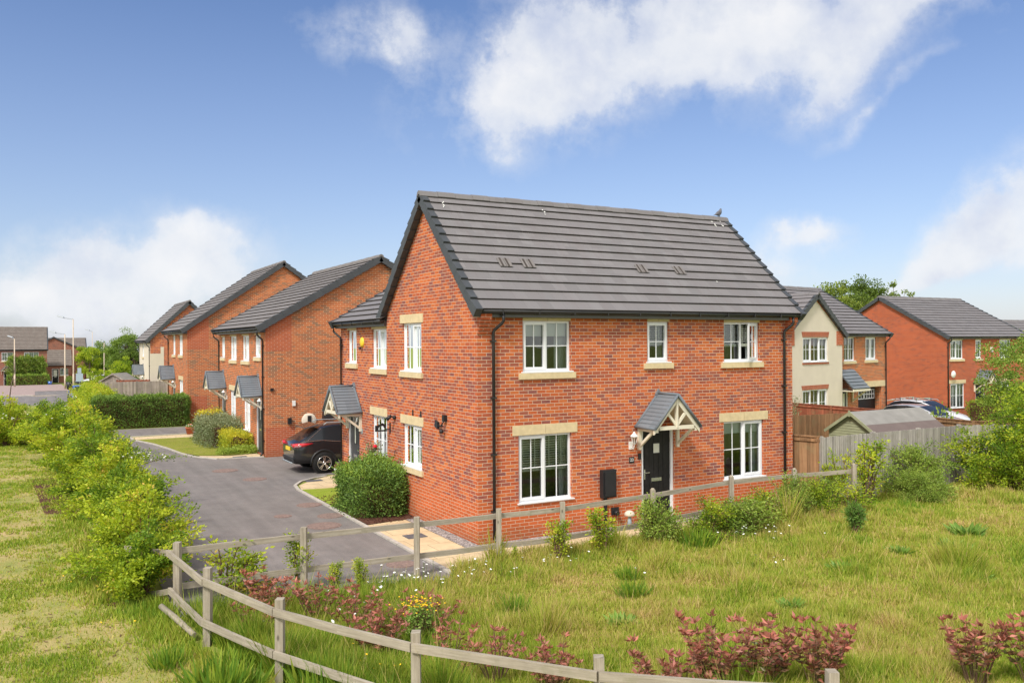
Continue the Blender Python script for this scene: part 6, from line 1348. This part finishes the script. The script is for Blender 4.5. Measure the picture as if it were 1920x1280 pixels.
# planter contents
def ball(parent, r, z, n, mat, leaf, tint0, seed, sq=1.0):
    g = rnd(seed); d = unit(g.normal(size=(n, 3))); leaf_obj('plant', d * r * g.uniform(.75, 1.05, (n, 1)) * np.array([1, 1, sq]) + np.array([0, 0, z]), d * .7 + g.normal(size=(n, 3)) * .5, leaf, tint0 + g.normal(size=n) * .2, M[mat], parent, .6, seed)
ball(PLANTER, .42, 1.15, 900, 'leaf_hedge', .1, .6, 3); ball(POT2, .15, .36, 500, 'leaf_red', .045, .35, 4, .6); ball(POT1, .17, .36, 300, 'leaf_mid', .05, .6, 5, .5)
def blobs(name, pts, r, mat, parent, n=6):
    m = MB()
    for p in pts: m.lathe([(0, -r * .5), (r * .8, -r * .2), (r, r * .1), (r * .6, r * .45), (0, r * .5)], p, n)
    return m.build(name, mat, parent)
g = rnd(77)
blobs('flowers', [(.15 * math.cos(a), .15 * math.sin(a), .40 + .04 * (a % 1)) for a in (0, 1.1, 2.0, 3.1, 4.2, 5.3)], .035, M['white_bits'], POT1); blobs('flowers', [(.06, 0, .46), (-.05, .05, .45), (0, -.08, .44)], .045, M['salmon_bits'], POT1)
# climbing rose at the wing window
rs_ = shrub(61, 1.55, .34, 12, 1500, .07, 'leaf_grey', name='rose_bush', tint0=.55, spread=.06, low=.75); rs_.location = (-.22, 5.66, .03); rs_.scale = (1, .9, 1.02); tag(rs_, 'tall rose with two crimson blooms against the ground floor window of the joined house', 'rose')
for dy, z in ((.13, 1.36), (-.09, 1.46)):
    m = MB()
    for k in range(3): m.lathe([(0, -.03), (.05 - k * .012, -.02 + k * .01), (.06 - k * .014, .02 + k * .012), (.035 - k * .008, .045 + k * .008)], (0, dy, z), 9)
    m.build('bloom', M['rose_red'], rs_)
# white hawthorn blossom on the row
def blossom_spray(x, y, z, n, sx, sy, label, nm='blossom'):
    s = empty('blossom_spray', (x, y, z), 0, label, 'blossom', 'white blossom sprays on the left row'); q = rnd(int(abs(x * 97 + y * 31)))
    blobs('petals', [tuple(q.normal(size=3) * np.array([sx, sy, .05])) for _ in range(n)], .028, M['white_bits'], s); m = MB(); m.tube([(-.5, 0, -.12), (-.1, 0, -.03), (sx, 0, 0)], [.008, .006, .003], 4); m.build('twig', M['stem'], s); return s
b1 = blossom_spray(-5.75, 7.8, 1.45, 22, .16, .16, 'large flat heads of white blossom overhanging the drive'); P = rnd(5).normal(size=(260, 3)) * np.array([.26, .16, .07]); leaf_obj('foliage', P, rnd(6).normal(size=(260, 3)), .06, .35 + rnd(7).normal(size=260) * .2, M['leaf_lime'], b1)
b2 = blossom_spray(-5.15, 8.0, 1.3, 8, .07, .06, 'small white blossom at the tip of the branch reaching farthest over the drive'); P = rnd(8).normal(size=(200, 3)) * np.array([.28, .06, .04]); leaf_obj('foliage', P, rnd(9).normal(size=(200, 3)), .055, .35 + rnd(4).normal(size=200) * .2, M['leaf_lime'], b2)
blossom_spray(-8.3, 18.8, 1.75, 10, .5, .4, 'scattered white blossom on the large pale shrub of the left row')

# ---- background trees
def far_tree(seed, u, dep, top_v, wpx, label, mat='leaf_tree', leaf=.2, hfrac=.7, clumps=60, nl=11000, tint0=.45, base_z=None, cr=.34, group='trees beyond the houses'):
    x, y = cpt(u, dep); g0 = gz(x, y); H = CAM.z + (642.19 - .0061 * (u - 960) - top_v) * dep / 1607. - g0; Rr = wpx / 2 * dep / 1607.
    t = tree(seed, H, Rr, H * hfrac, nl, leaf, mat, clumps=clumps, tr=.022 * H, tint0=tint0, cr=cr); t.location = (x, y, g0); return tag(t, label, 'tree', group)
far_tree(71, 1560, 88, 534, 115, 'left crown of the dark oak rising between the two right hand roofs', clumps=130, nl=24000, tint0=.55, cr=.26, hfrac=.5)
far_tree(72, 1620, 92, 531, 105, 'right crown of the dark oak between the two right hand roofs', clumps=140, nl=26000, tint0=.4, cr=.26, hfrac=.5)
far_tree(73, 1592, 86, 560, 100, 'lower green tree filling in under the dark oak crowns', nl=12000, tint0=.5)
far_tree(74, 1680, 95, 528, 66, 'thin topped tree showing over the ridge of the far right house', nl=3600, clumps=44, tint0=.6, cr=.2)
far_tree(75, 1712, 95, 553, 20, 'tiny tree top peeping over the far right roof ridge', nl=900, clumps=14)
far_tree(76, 1872, 68, 585, 80, 'tree showing above the right slope of the far right roof', nl=9000, tint0=.5)
far_tree(81, 168, 112, 648, 44, 'small lime green street tree right of the tallest lamp', 'leaf_lime', .14, .62, 50, 8000, .5)
far_tree(82, 236, 118, 619, 66, 'big rounded green tree left of the cream fronted house', 'leaf_mid', .17, .85, 90, 20000, .42)
far_tree(83, 252, 112, 640, 44, 'darker green tree directly behind the cream fronted house', 'leaf_tree', .17, .9, 60, 12000, .3)
far_tree(84, 200, 150, 645, 60, 'hazy green tree behind the lime street tree', 'leaf_mid', .22, .9, 60, 10000, .4)
far_tree(85, 176, 165, 648, 40, 'pale distant tree right of the brown roof', 'leaf_mid', .22, .9, 40, 6000, .5)
far_tree(86, 226, 95, 672, 40, 'yellow green tree in front of the big rounded tree', 'leaf_lime', .12, .7, 40, 6000, .45)
far_tree(87, 190, 98, 690, 34, 'low yellow shrub like tree above the silvered fence', 'leaf_lime', .12, .9, 40, 5000, .5)
far_tree(88, 256, 100, 690, 36, 'dark low tree beside the cream house porch', 'leaf_hedge', .14, .95, 40, 6000, .35)
hd = shrub(90, 1.9, 1.5, 36, 9000, .10, 'leaf_lime', name='bush', tint0=.6, layered=.2)
place(hd, 1, (-4.6, 48.5), 0, (1.0, 1.3, .95), 'loose yellow green bush at the left end of the silvered fence', 'bush', None)
place(hd, 0, (-4.5, 53.5), 2, (.9, 1.2, 1.0), 'yellow bush beside the road behind the blue car', 'bush', None)
place(hd, 0, (-3.6, 66), 1, (1.0, 1.2, 1.1), 'green bush by the road beyond the silvered fence', 'bush', None)
s = empty('bare_sapling', (-9.9, 66, gz(-9.9, 66)), 0, 'nearly bare leaning sapling at the far left edge of the road', 'tree'); m = MB(); m.tube([(0, 0, 0), (.15, 0, 1.4), (.4, 0, 2.6), (.45, 0, 4.0)], [.05, .045, .035, .01], 6)
for k in range(14): z = 1.8 + k * .16; a = k * 2.4; m.tube([(.25 + (z - 1.8) * .1, 0, z), (.25 + .5 * math.cos(a), .5 * math.sin(a), z + .45)], [.012, .004], 4)
m.build('trunk', M['bark'], s)

# ---- red leaved shrubs in the foreground
G4 = 'red leaved shrubs in the meadow'
p1 = whorl_plant(101, .78, .55, 24, 'leaf_red', .105, 'red_shrub', per=10, tint0=.6); p2 = whorl_plant(102, .88, .46, 20, 'leaf_red', .11, 'red_shrub', per=10, tint0=.68); p3 = whorl_plant(103, .62, .45, 17, 'leaf_red', .075, 'red_shrub', per=8, tiers=3, tint0=.6)
for (s, first, x, y, rz, sca, lb) in [(p1, 1, -1.75, -8.35, 0, .95, 'red leaved shrub just right of the fence post at the bottom centre'), (p2, 1, -1.05, -8.25, .5, 1.0, 'red leaved shrub in the middle of the bottom right clump'), (p1, 0, -.35, -8.35, 2.1, 1.05, 'tall dusky red shrub in the bottom right clump'), (p2, 0, .15, -8.85, 3.3, 1.0, 'red shrub at the right end of the bottom clump beside the last post'),
    (p2, 0, 2.0, -9.6, 4.0, .95, 'red shrub in the bottom right corner of the photo'), (p1, 0, 2.7, -9.9, 1.0, 1.0, 'red shrub cut by the right bottom corner'), (p1, 0, -2.65, -7.3, 5.0, .78, 'drooping red shrub behind the rail at bottom centre'), (p3, 1, -3.55, -6.2, 0, 1.15, 'pink tipped red shrub behind the third curved fence rail'), (p3, 0, -3.1, -6.6, 3.3, 1.1, 'mixed red and green shrub under the curved rail'),
    (p1, 0, -4.15, -5.15, 3.5, .85, 'dark red shrub beside the yellow flowers'), (p3, 0, -3.05, -4.55, 1.5, 1.0, 'dusky red shrub next to the yellow flowers'), (p3, 0, -4.35, -3.3, 2.2, 1.2, 'pink red shrub between the curved fence and the asphalt'), (p2, 0, -5.0, -2.7, 1.2, .85, 'red shrub nearest the corner of the rail fence'), (p3, 0, -4.0, -3.9, 4.2, 1.1, 'low pink red shrub among the long grass'), (p3, 0, -5.25, -3.4, 5.2, 1.05, 'red shrub behind the second curved fence post'), (p3, 0, -3.7, -4.4, 6.0, .8, 'small red sprig left of the yellow flowers')]:
    place(s, first, (x, y), rz, sca, lb, 'red shrub', G4)
yf = shrub(111, .42, .28, 14, 900, .05, 'leaf_weed', name='yellow_flowers', tint0=.5, spread=.04); yf.location = (-3.35, -4.75, .12); tag(yf, 'clump of yellow flowers above the curved rail at bottom centre', 'flowers')
q = rnd(112); blobs('petals', [tuple(q.normal(size=3) * np.array([.14, .14, .045]) + np.array([0, 0, .44])) for _ in range(75)], .016, M['yellow_bits'], yf)['kind'] = 'stuff'
G5 = 'tall weeds standing in the grass'
t1 = tuft(121, 230, .55, .62, 'weed_tuft', 'grass', .030, .95, .16); t2 = shrub(122, .80, .30, 80, 2600, .09, 'leaf_weed', name='weed_tuft', tint0=.15, spread=.03, low=.75, sub=1, asp=.2); t3 = tuft(123, 90, .42, .25, 'weed_tuft', 'leaf_weed', .06, 1.5, .38)
for (s, first, x, y, rz, sca, lb) in [(t1, 1, -6.15, -5.3, 0, 1.0, 'grey green weed clump at the bottom left outside the curved fence'), (t1, 0, -5.1, -5.9, 2, .95, 'big green weed clump in front of the second curved fence bay'), (t1, 0, -4.9, -6.6, 4, .8, 'weed clump at the foot of the bottom rail'), (t2, 1, 7.55, -3.35, 0, (.95, .95, .85), 'dark upright weed standing alone in the meadow on the right'),
    (t1, 0, 3.9, -2.35, 1, .8, 'pale grass clump in front of the bush by the front door'), (t1, 0, .6, -4.5, 3, .55, 'bright green tuft in the middle of the meadow'), (t1, 0, -1.5, -4.3, 5, .6, 'green tuft in the meadow left of centre'), (t1, 0, 1.2, -3.6, 2, .5, 'small green tuft below the downstairs window'), (t3, 1, 9.6, -4.6, 3, (1.2, 1.2, .8), 'flat dark dock plant near the right edge of the meadow'), (t3, 0, 8.1, -5.3, 1, (1.1, 1.1, .7), 'flat dark weed at the right edge lower down'), (t1, 0, -6.6, -3.9, 2.2, .55, 'short weed clump near the loose rail'), (t1, 0, -5.85, -4.4, 1.1, .6, 'grass clump at the foot of the first curved post'), (t3, 0, 4.9, -5.2, 2.2, (.7, .7, .55), 'small flat leafed weed in the middle of the meadow above the red clump'), (t3, 0, 6.4, -6.9, .4, (.8, .8, .5), 'flat leafed weed between the two groups of bottom red shrubs'),
    (t3, 0, 2.4, -6.3, 3.2, (.65, .65, .5), 'flat leafed weed just above the tallest bottom red shrub'), (t3, 0, -.4, -5.6, 5.0, (.7, .7, .5), 'flat leafed weed in the meadow right of the yellow flowers'), (t3, 0, 6.9, -4.9, 1.9, (.8, .8, .5), 'flat leafed weed left of the pair of dark dock plants')]:
    place(s, first, (x, y), rz, sca, lb, 'weeds', G5)

# ---- grass: blades past counting, one object per stretch
def inpoly(x, y, poly):
    r = np.zeros(len(x), bool); n = len(poly)
    for i in range(n):
        (x1, y1), (x2, y2) = poly[i], poly[(i + 1) % n]; c = ((y1 > y) != (y2 > y)) & (x < (x2 - x1) * (y - y1) / (y2 - y1 + 1e-12) + x1); r ^= c
    return r
def vn(x, y, s, seed):
    g = rnd(seed); Tt = g.random((64, 64)); u, v = x / s, y / s; i, j = np.floor(u).astype(int), np.floor(v).astype(int); f, h = u - i, v - j; f, h = f * f * (3 - 2 * f), h * h * (3 - 2 * h)
    a = lambda p, q: Tt[p % 64, q % 64]
    return (a(i, j) * (1 - f) + a(i + 1, j) * f) * (1 - h) + (a(i, j + 1) * (1 - f) + a(i + 1, j + 1) * f) * h
def grass(name, poly, n, hfun, tfun, label, d0=11., wmul=1.0, seed=1, pw=2.0, talls=.0):
    g = rnd(seed); xs, ys = [p[0] for p in poly], [p[1] for p in poly]; X, Y = [], []; tot_ = 0
    while tot_ < n:
        x, y = g.uniform(min(xs), max(xs), 400000), g.uniform(min(ys), max(ys), 400000); dx, dy = x - CAM.x, y - CAM.y; dep = dx * FWD.x + dy * FWD.y; lat = dx * RGT.x + dy * RGT.y
        k = inpoly(x, y, poly) & (dep > 6) & (np.abs(lat) < dep * .66 + 5) & (g.random(len(x)) < (d0 / np.maximum(dep, d0)) ** pw); X.append(x[k]); Y.append(y[k]); tot_ += k.sum()
    x, y = np.concatenate(X)[:n], np.concatenate(Y)[:n]; n = len(x); dep = (x - CAM.x) * FWD.x + (y - CAM.y) * FWD.y; wd = .010 * wmul * np.maximum(dep / 12., 1.) ** .9
    h = hfun(x, y, g); tall = (g.random(n) < talls) & (h > .06); h = np.where(tall, h * 1.6 + .16, h) ; keep = h > .01; x, y, wd, h = x[keep], y[keep], wd[keep], h[keep]; n = len(x); t = tfun(x, y, g); tall = tall[keep]; t = np.where(tall, .72 + .2 * g.random(n), t); wd = np.where(tall, wd * .55, wd)
    z = -0.02 * np.clip(x - 10, 0, 50) - 0.0165 * np.clip(y - 36, 0, 114); a = g.uniform(0, 6.283, n); b = g.uniform(0, 6.283, n); le = g.uniform(.1, .75, n) * h
    V = np.empty((n, 3, 3), np.float32); V[:, 0] = np.stack([x - np.cos(a) * wd, y - np.sin(a) * wd, z], 1); V[:, 1] = np.stack([x + np.cos(a) * wd, y + np.sin(a) * wd, z], 1); V[:, 2] = np.stack([x + np.cos(b) * le, y + np.sin(b) * le, z + h], 1)
    me = bpy.data.meshes.new(name); me.vertices.add(3 * n); me.vertices.foreach_set('co', V.ravel()); me.loops.add(3 * n); me.loops.foreach_set('vertex_index', np.arange(3 * n, dtype=np.int32)); me.polygons.add(n); me.polygons.foreach_set('loop_start', np.arange(0, 3 * n, 3, dtype=np.int32)); me.polygons.foreach_set('loop_total', np.full(n, 3, np.int32))
    at = me.attributes.new('tint', 'FLOAT', 'POINT'); at.data.foreach_set('value', np.repeat(np.clip(t, 0, 1), 3).astype(np.float32)); me.materials.append(M['grass']); me.update(calc_edges=True)
    o = bpy.data.objects.new(name, me); COL.objects.link(o); tag(o, label, 'grass', kind='stuff'); return o
MEADOW = [(-6.1, -1.9), (-5.95, -3.3), (-5.4, -5.25), (-4.45, -7.3), (-3.2, -9.0), (-1.5, -10.5), (2, -13.5), (30, -13), (30, -2.2), (21.5, -.75), (18.3, -.1), (17, .25), (12.2, -.4), (10.1, -.6), (9.4, -1.3), (.6, -1.32), (-.4, -1.45), (-1.4, -1.72), (-1.6, -2.15), (-6.1, -2.15)]
def dline(x, y, pts):
    d = np.full(len(x), 99.)
    for (ax, ay), (bx, by) in zip(pts, pts[1:]):
        t = np.clip(((x - ax) * (bx - ax) + (y - ay) * (by - ay)) / ((bx - ax) ** 2 + (by - ay) ** 2), 0, 1); d = np.minimum(d, np.hypot(x - ax - t * (bx - ax), y - ay - t * (by - ay)))
    return d
CURVE = [(-6.17, -1.44)] + front_
def mh(x, y, g): return np.clip((.04 + .34 * vn(x, y, 1.3, 1) * vn(x, y, .42, 2) ** 1.4 + .15 * np.exp(-((y + 1.75) / .6) ** 2) * (x < 10) + .24 * np.exp(-(dline(x, y, CURVE) / .9) ** 2) + .14 * np.exp(-((x + 3.6) / 1.9) ** 2 - ((y + 3.6) / 2.2) ** 2)) * g.uniform(.5, 1.3, len(x)) * (1 + 1.3 * np.clip((vn(x, y, .5, 5) - .78) * 6, 0, 1)), 0, 1)
def mt(x, y, g): return .07 + .38 * vn(x, y, 1.9, 3) + .30 * vn(x, y, .55, 4) - .22 * np.exp(-(dline(x, y, CURVE) / 1.3) ** 2) - .12 * np.exp(-((x + 3.6) / 2.2) ** 2 - ((y + 3.6) / 2.4) ** 2) + .18 * vn(x, y, .2, 6) + .12 * np.exp(-((x - 1.0) / 3.) ** 2 - ((y + 3.5) / 3.5) ** 2) + g.normal(size=len(x)) * .17
grass('meadow_grass', MEADOW, 640000, mh, mt, 'long wild meadow grass with straw coloured patches in front of the house', seed=3, talls=.007)
LAWN = [(-6.3, -.6), (-6.15, -1.9), (-6.15, -3.4), (-5.6, -5.4), (-4.6, -7.4), (-3.3, -9.1), (-1.6, -10.6), (1, -12.5), (-30, -24), (-40, 60), (-9, 58), (-8.2, 34), (-7.3, 15), (-7.0, 5)]
def lh(x, y, g):
    v = .55 * vn(x, y, 1.1, 11) + .45 * vn(x, y, .42, 12); e = np.exp(-((x + 6.9 + .0 * y) / .55) ** 2) * (y > -.5) + np.exp(-(dline(x, y, CURVE) / .75) ** 2) * 1.5 * (.4 + .6 * vn(x, y, .5, 21))
    q = np.clip((v * .75 + .25 * vn(x, y, .16, 13) - .40) * 5, 0, .90); return np.where((g.random(len(x)) < q) & (g.random(len(x)) > e), 0, (.03 + .05 * (1 - v) + .17 * e * g.random(len(x))) * g.uniform(.5, 1.4, len(x)))
def lt_(x, y, g): v = .55 * vn(x, y, 1.1, 11) + .45 * vn(x, y, .42, 12); return .20 + .58 * v - .12 * np.exp(-(dline(x, y, CURVE) / 1.0) ** 2) + g.normal(size=len(x)) * .16
grass('verge_grass', LAWN, 380000, lh, lt_, 'short patchy green and dry grass verge on the left', seed=4, pw=1.6)
def sh(a): return lambda x, y, g: a * g.uniform(.5, 1.3, len(x))
grass('front_lawn_grass', [(-1.32, 5.6), (-1.34, 8.6), (-.35, 8.4), (-.3, 7.5)], 9000, sh(.035), lambda x, y, g: .28 + g.normal(size=len(x)) * .1, 'fine green turf of the tiny lawn beside the round bush', seed=5)
grass('middle_lawn_grass', [(-.6, 18.1), (-1.6, 17.95), (-2.6, 18.5), (-3.0, 19.6), (-3.2, 21.4), (-3.55, 23.6), (-4.05, 25.5), (-.6, 25.3)], 22000, sh(.035), lambda x, y, g: .42 + .2 * vn(x, y, .8, 9) + g.normal(size=len(x)) * .12, 'dry mown turf in front of the middle house', seed=6)
# daisies
def daisies(name, label, clusters, seed, r=.018, mat='white_bits'):
    g = rnd(seed); m = MB(); st = MB()
    for (cx, cy, n, s_, h) in clusters:
        for _ in range(n):
            x, y = cx + g.normal() * s_, cy + g.normal() * s_ * .7; z = gz(x, y) + h * g.uniform(.6, 1.15); a = g.uniform(0, 1); tx, ty = g.normal() * .3, g.normal() * .3; rr_ = r * g.uniform(.7, 1.25)
            m.face([(x + rr_ * math.cos(a + k * 1.0472), y + rr_ * math.sin(a + k * 1.0472), z + rr_ * (tx * math.cos(a + k * 1.0472) + ty * math.sin(a + k * 1.0472))) for k in range(6)])
            st.tube([(x, y, gz(x, y)), (x, y, z - .002)], .0035, 3, caps=False)
    o = m.build(name, M[mat], None); tag(o, label, 'flowers', kind='stuff'); st.build('stalks', M['leaf_stalk'], o)
M['leaf_stalk'] = plain('green_flower_stalk', (0.12, 0.18, 0.04), .7, .2, var=.2)
daisies('daisies', 'white daisies scattered through the meadow grass', [(-2.6, -2.5, 36, .5, .38), (-3.4, -3.0, 22, .6, .36), (-1.9, -2.2, 16, .4, .36), (.6, -2.3, 16, .45, .3), (-.8, -2.4, 10, .4, .3), (5.3, -2.7, 24, .5, .3), (1.2, -4.3, 4, .3, .3), (3.9, -4.4, 5, .3, .2), (-3.9, -4.1, 8, .6, .3), (4.6, -2.0, 16, .5, .25)], 9, .02)
daisies('buttercups', 'small yellow flowers in the grass by the curved fence', [(-4.7, -5.3, 10, .25, .3), (-4.1, -5.9, 8, .25, .3), (-7.0, -1.6, 9, .5, .08), (-7.4, 2.0, 8, .6, .06)], 10, .016, 'yellow_bits')
# twig and leaf litter under the shrubs and on the bare turf
g = rnd(130); m = MB()
for _ in range(420):
    x, y = g.uniform(-9.5, -6.4), g.uniform(-3.5, 16); a = g.uniform(0, 3.14); L_2 = g.uniform(.03, .12); m.bar((x, y, .02), (x + L_2 * math.cos(a), y + L_2 * math.sin(a), .022), .012, .006)
tag(m.build('leaf_litter', M['stem'], None), 'dry twigs and leaf litter on the bare turf under the shrub row', 'litter', kind='stuff')
m = MB()      # loose bark chips spilling at the bed edge by the round bush
for _ in range(700):
    x, y = g.uniform(-1.34, -.05), g.uniform(3.1, 7.3); a = g.uniform(0, 3.14); L_2 = g.uniform(.02, .06); m.bar((x, y, .036 + g.uniform(0, .012)), (x + L_2 * math.cos(a), y + L_2 * math.sin(a), .038 + g.uniform(0, .012)), .02, .008)
tag(m.build('bark_chips', M['mulch'], None), 'loose brown bark chips under the round evergreen bush', 'bark chips', kind='stuff')
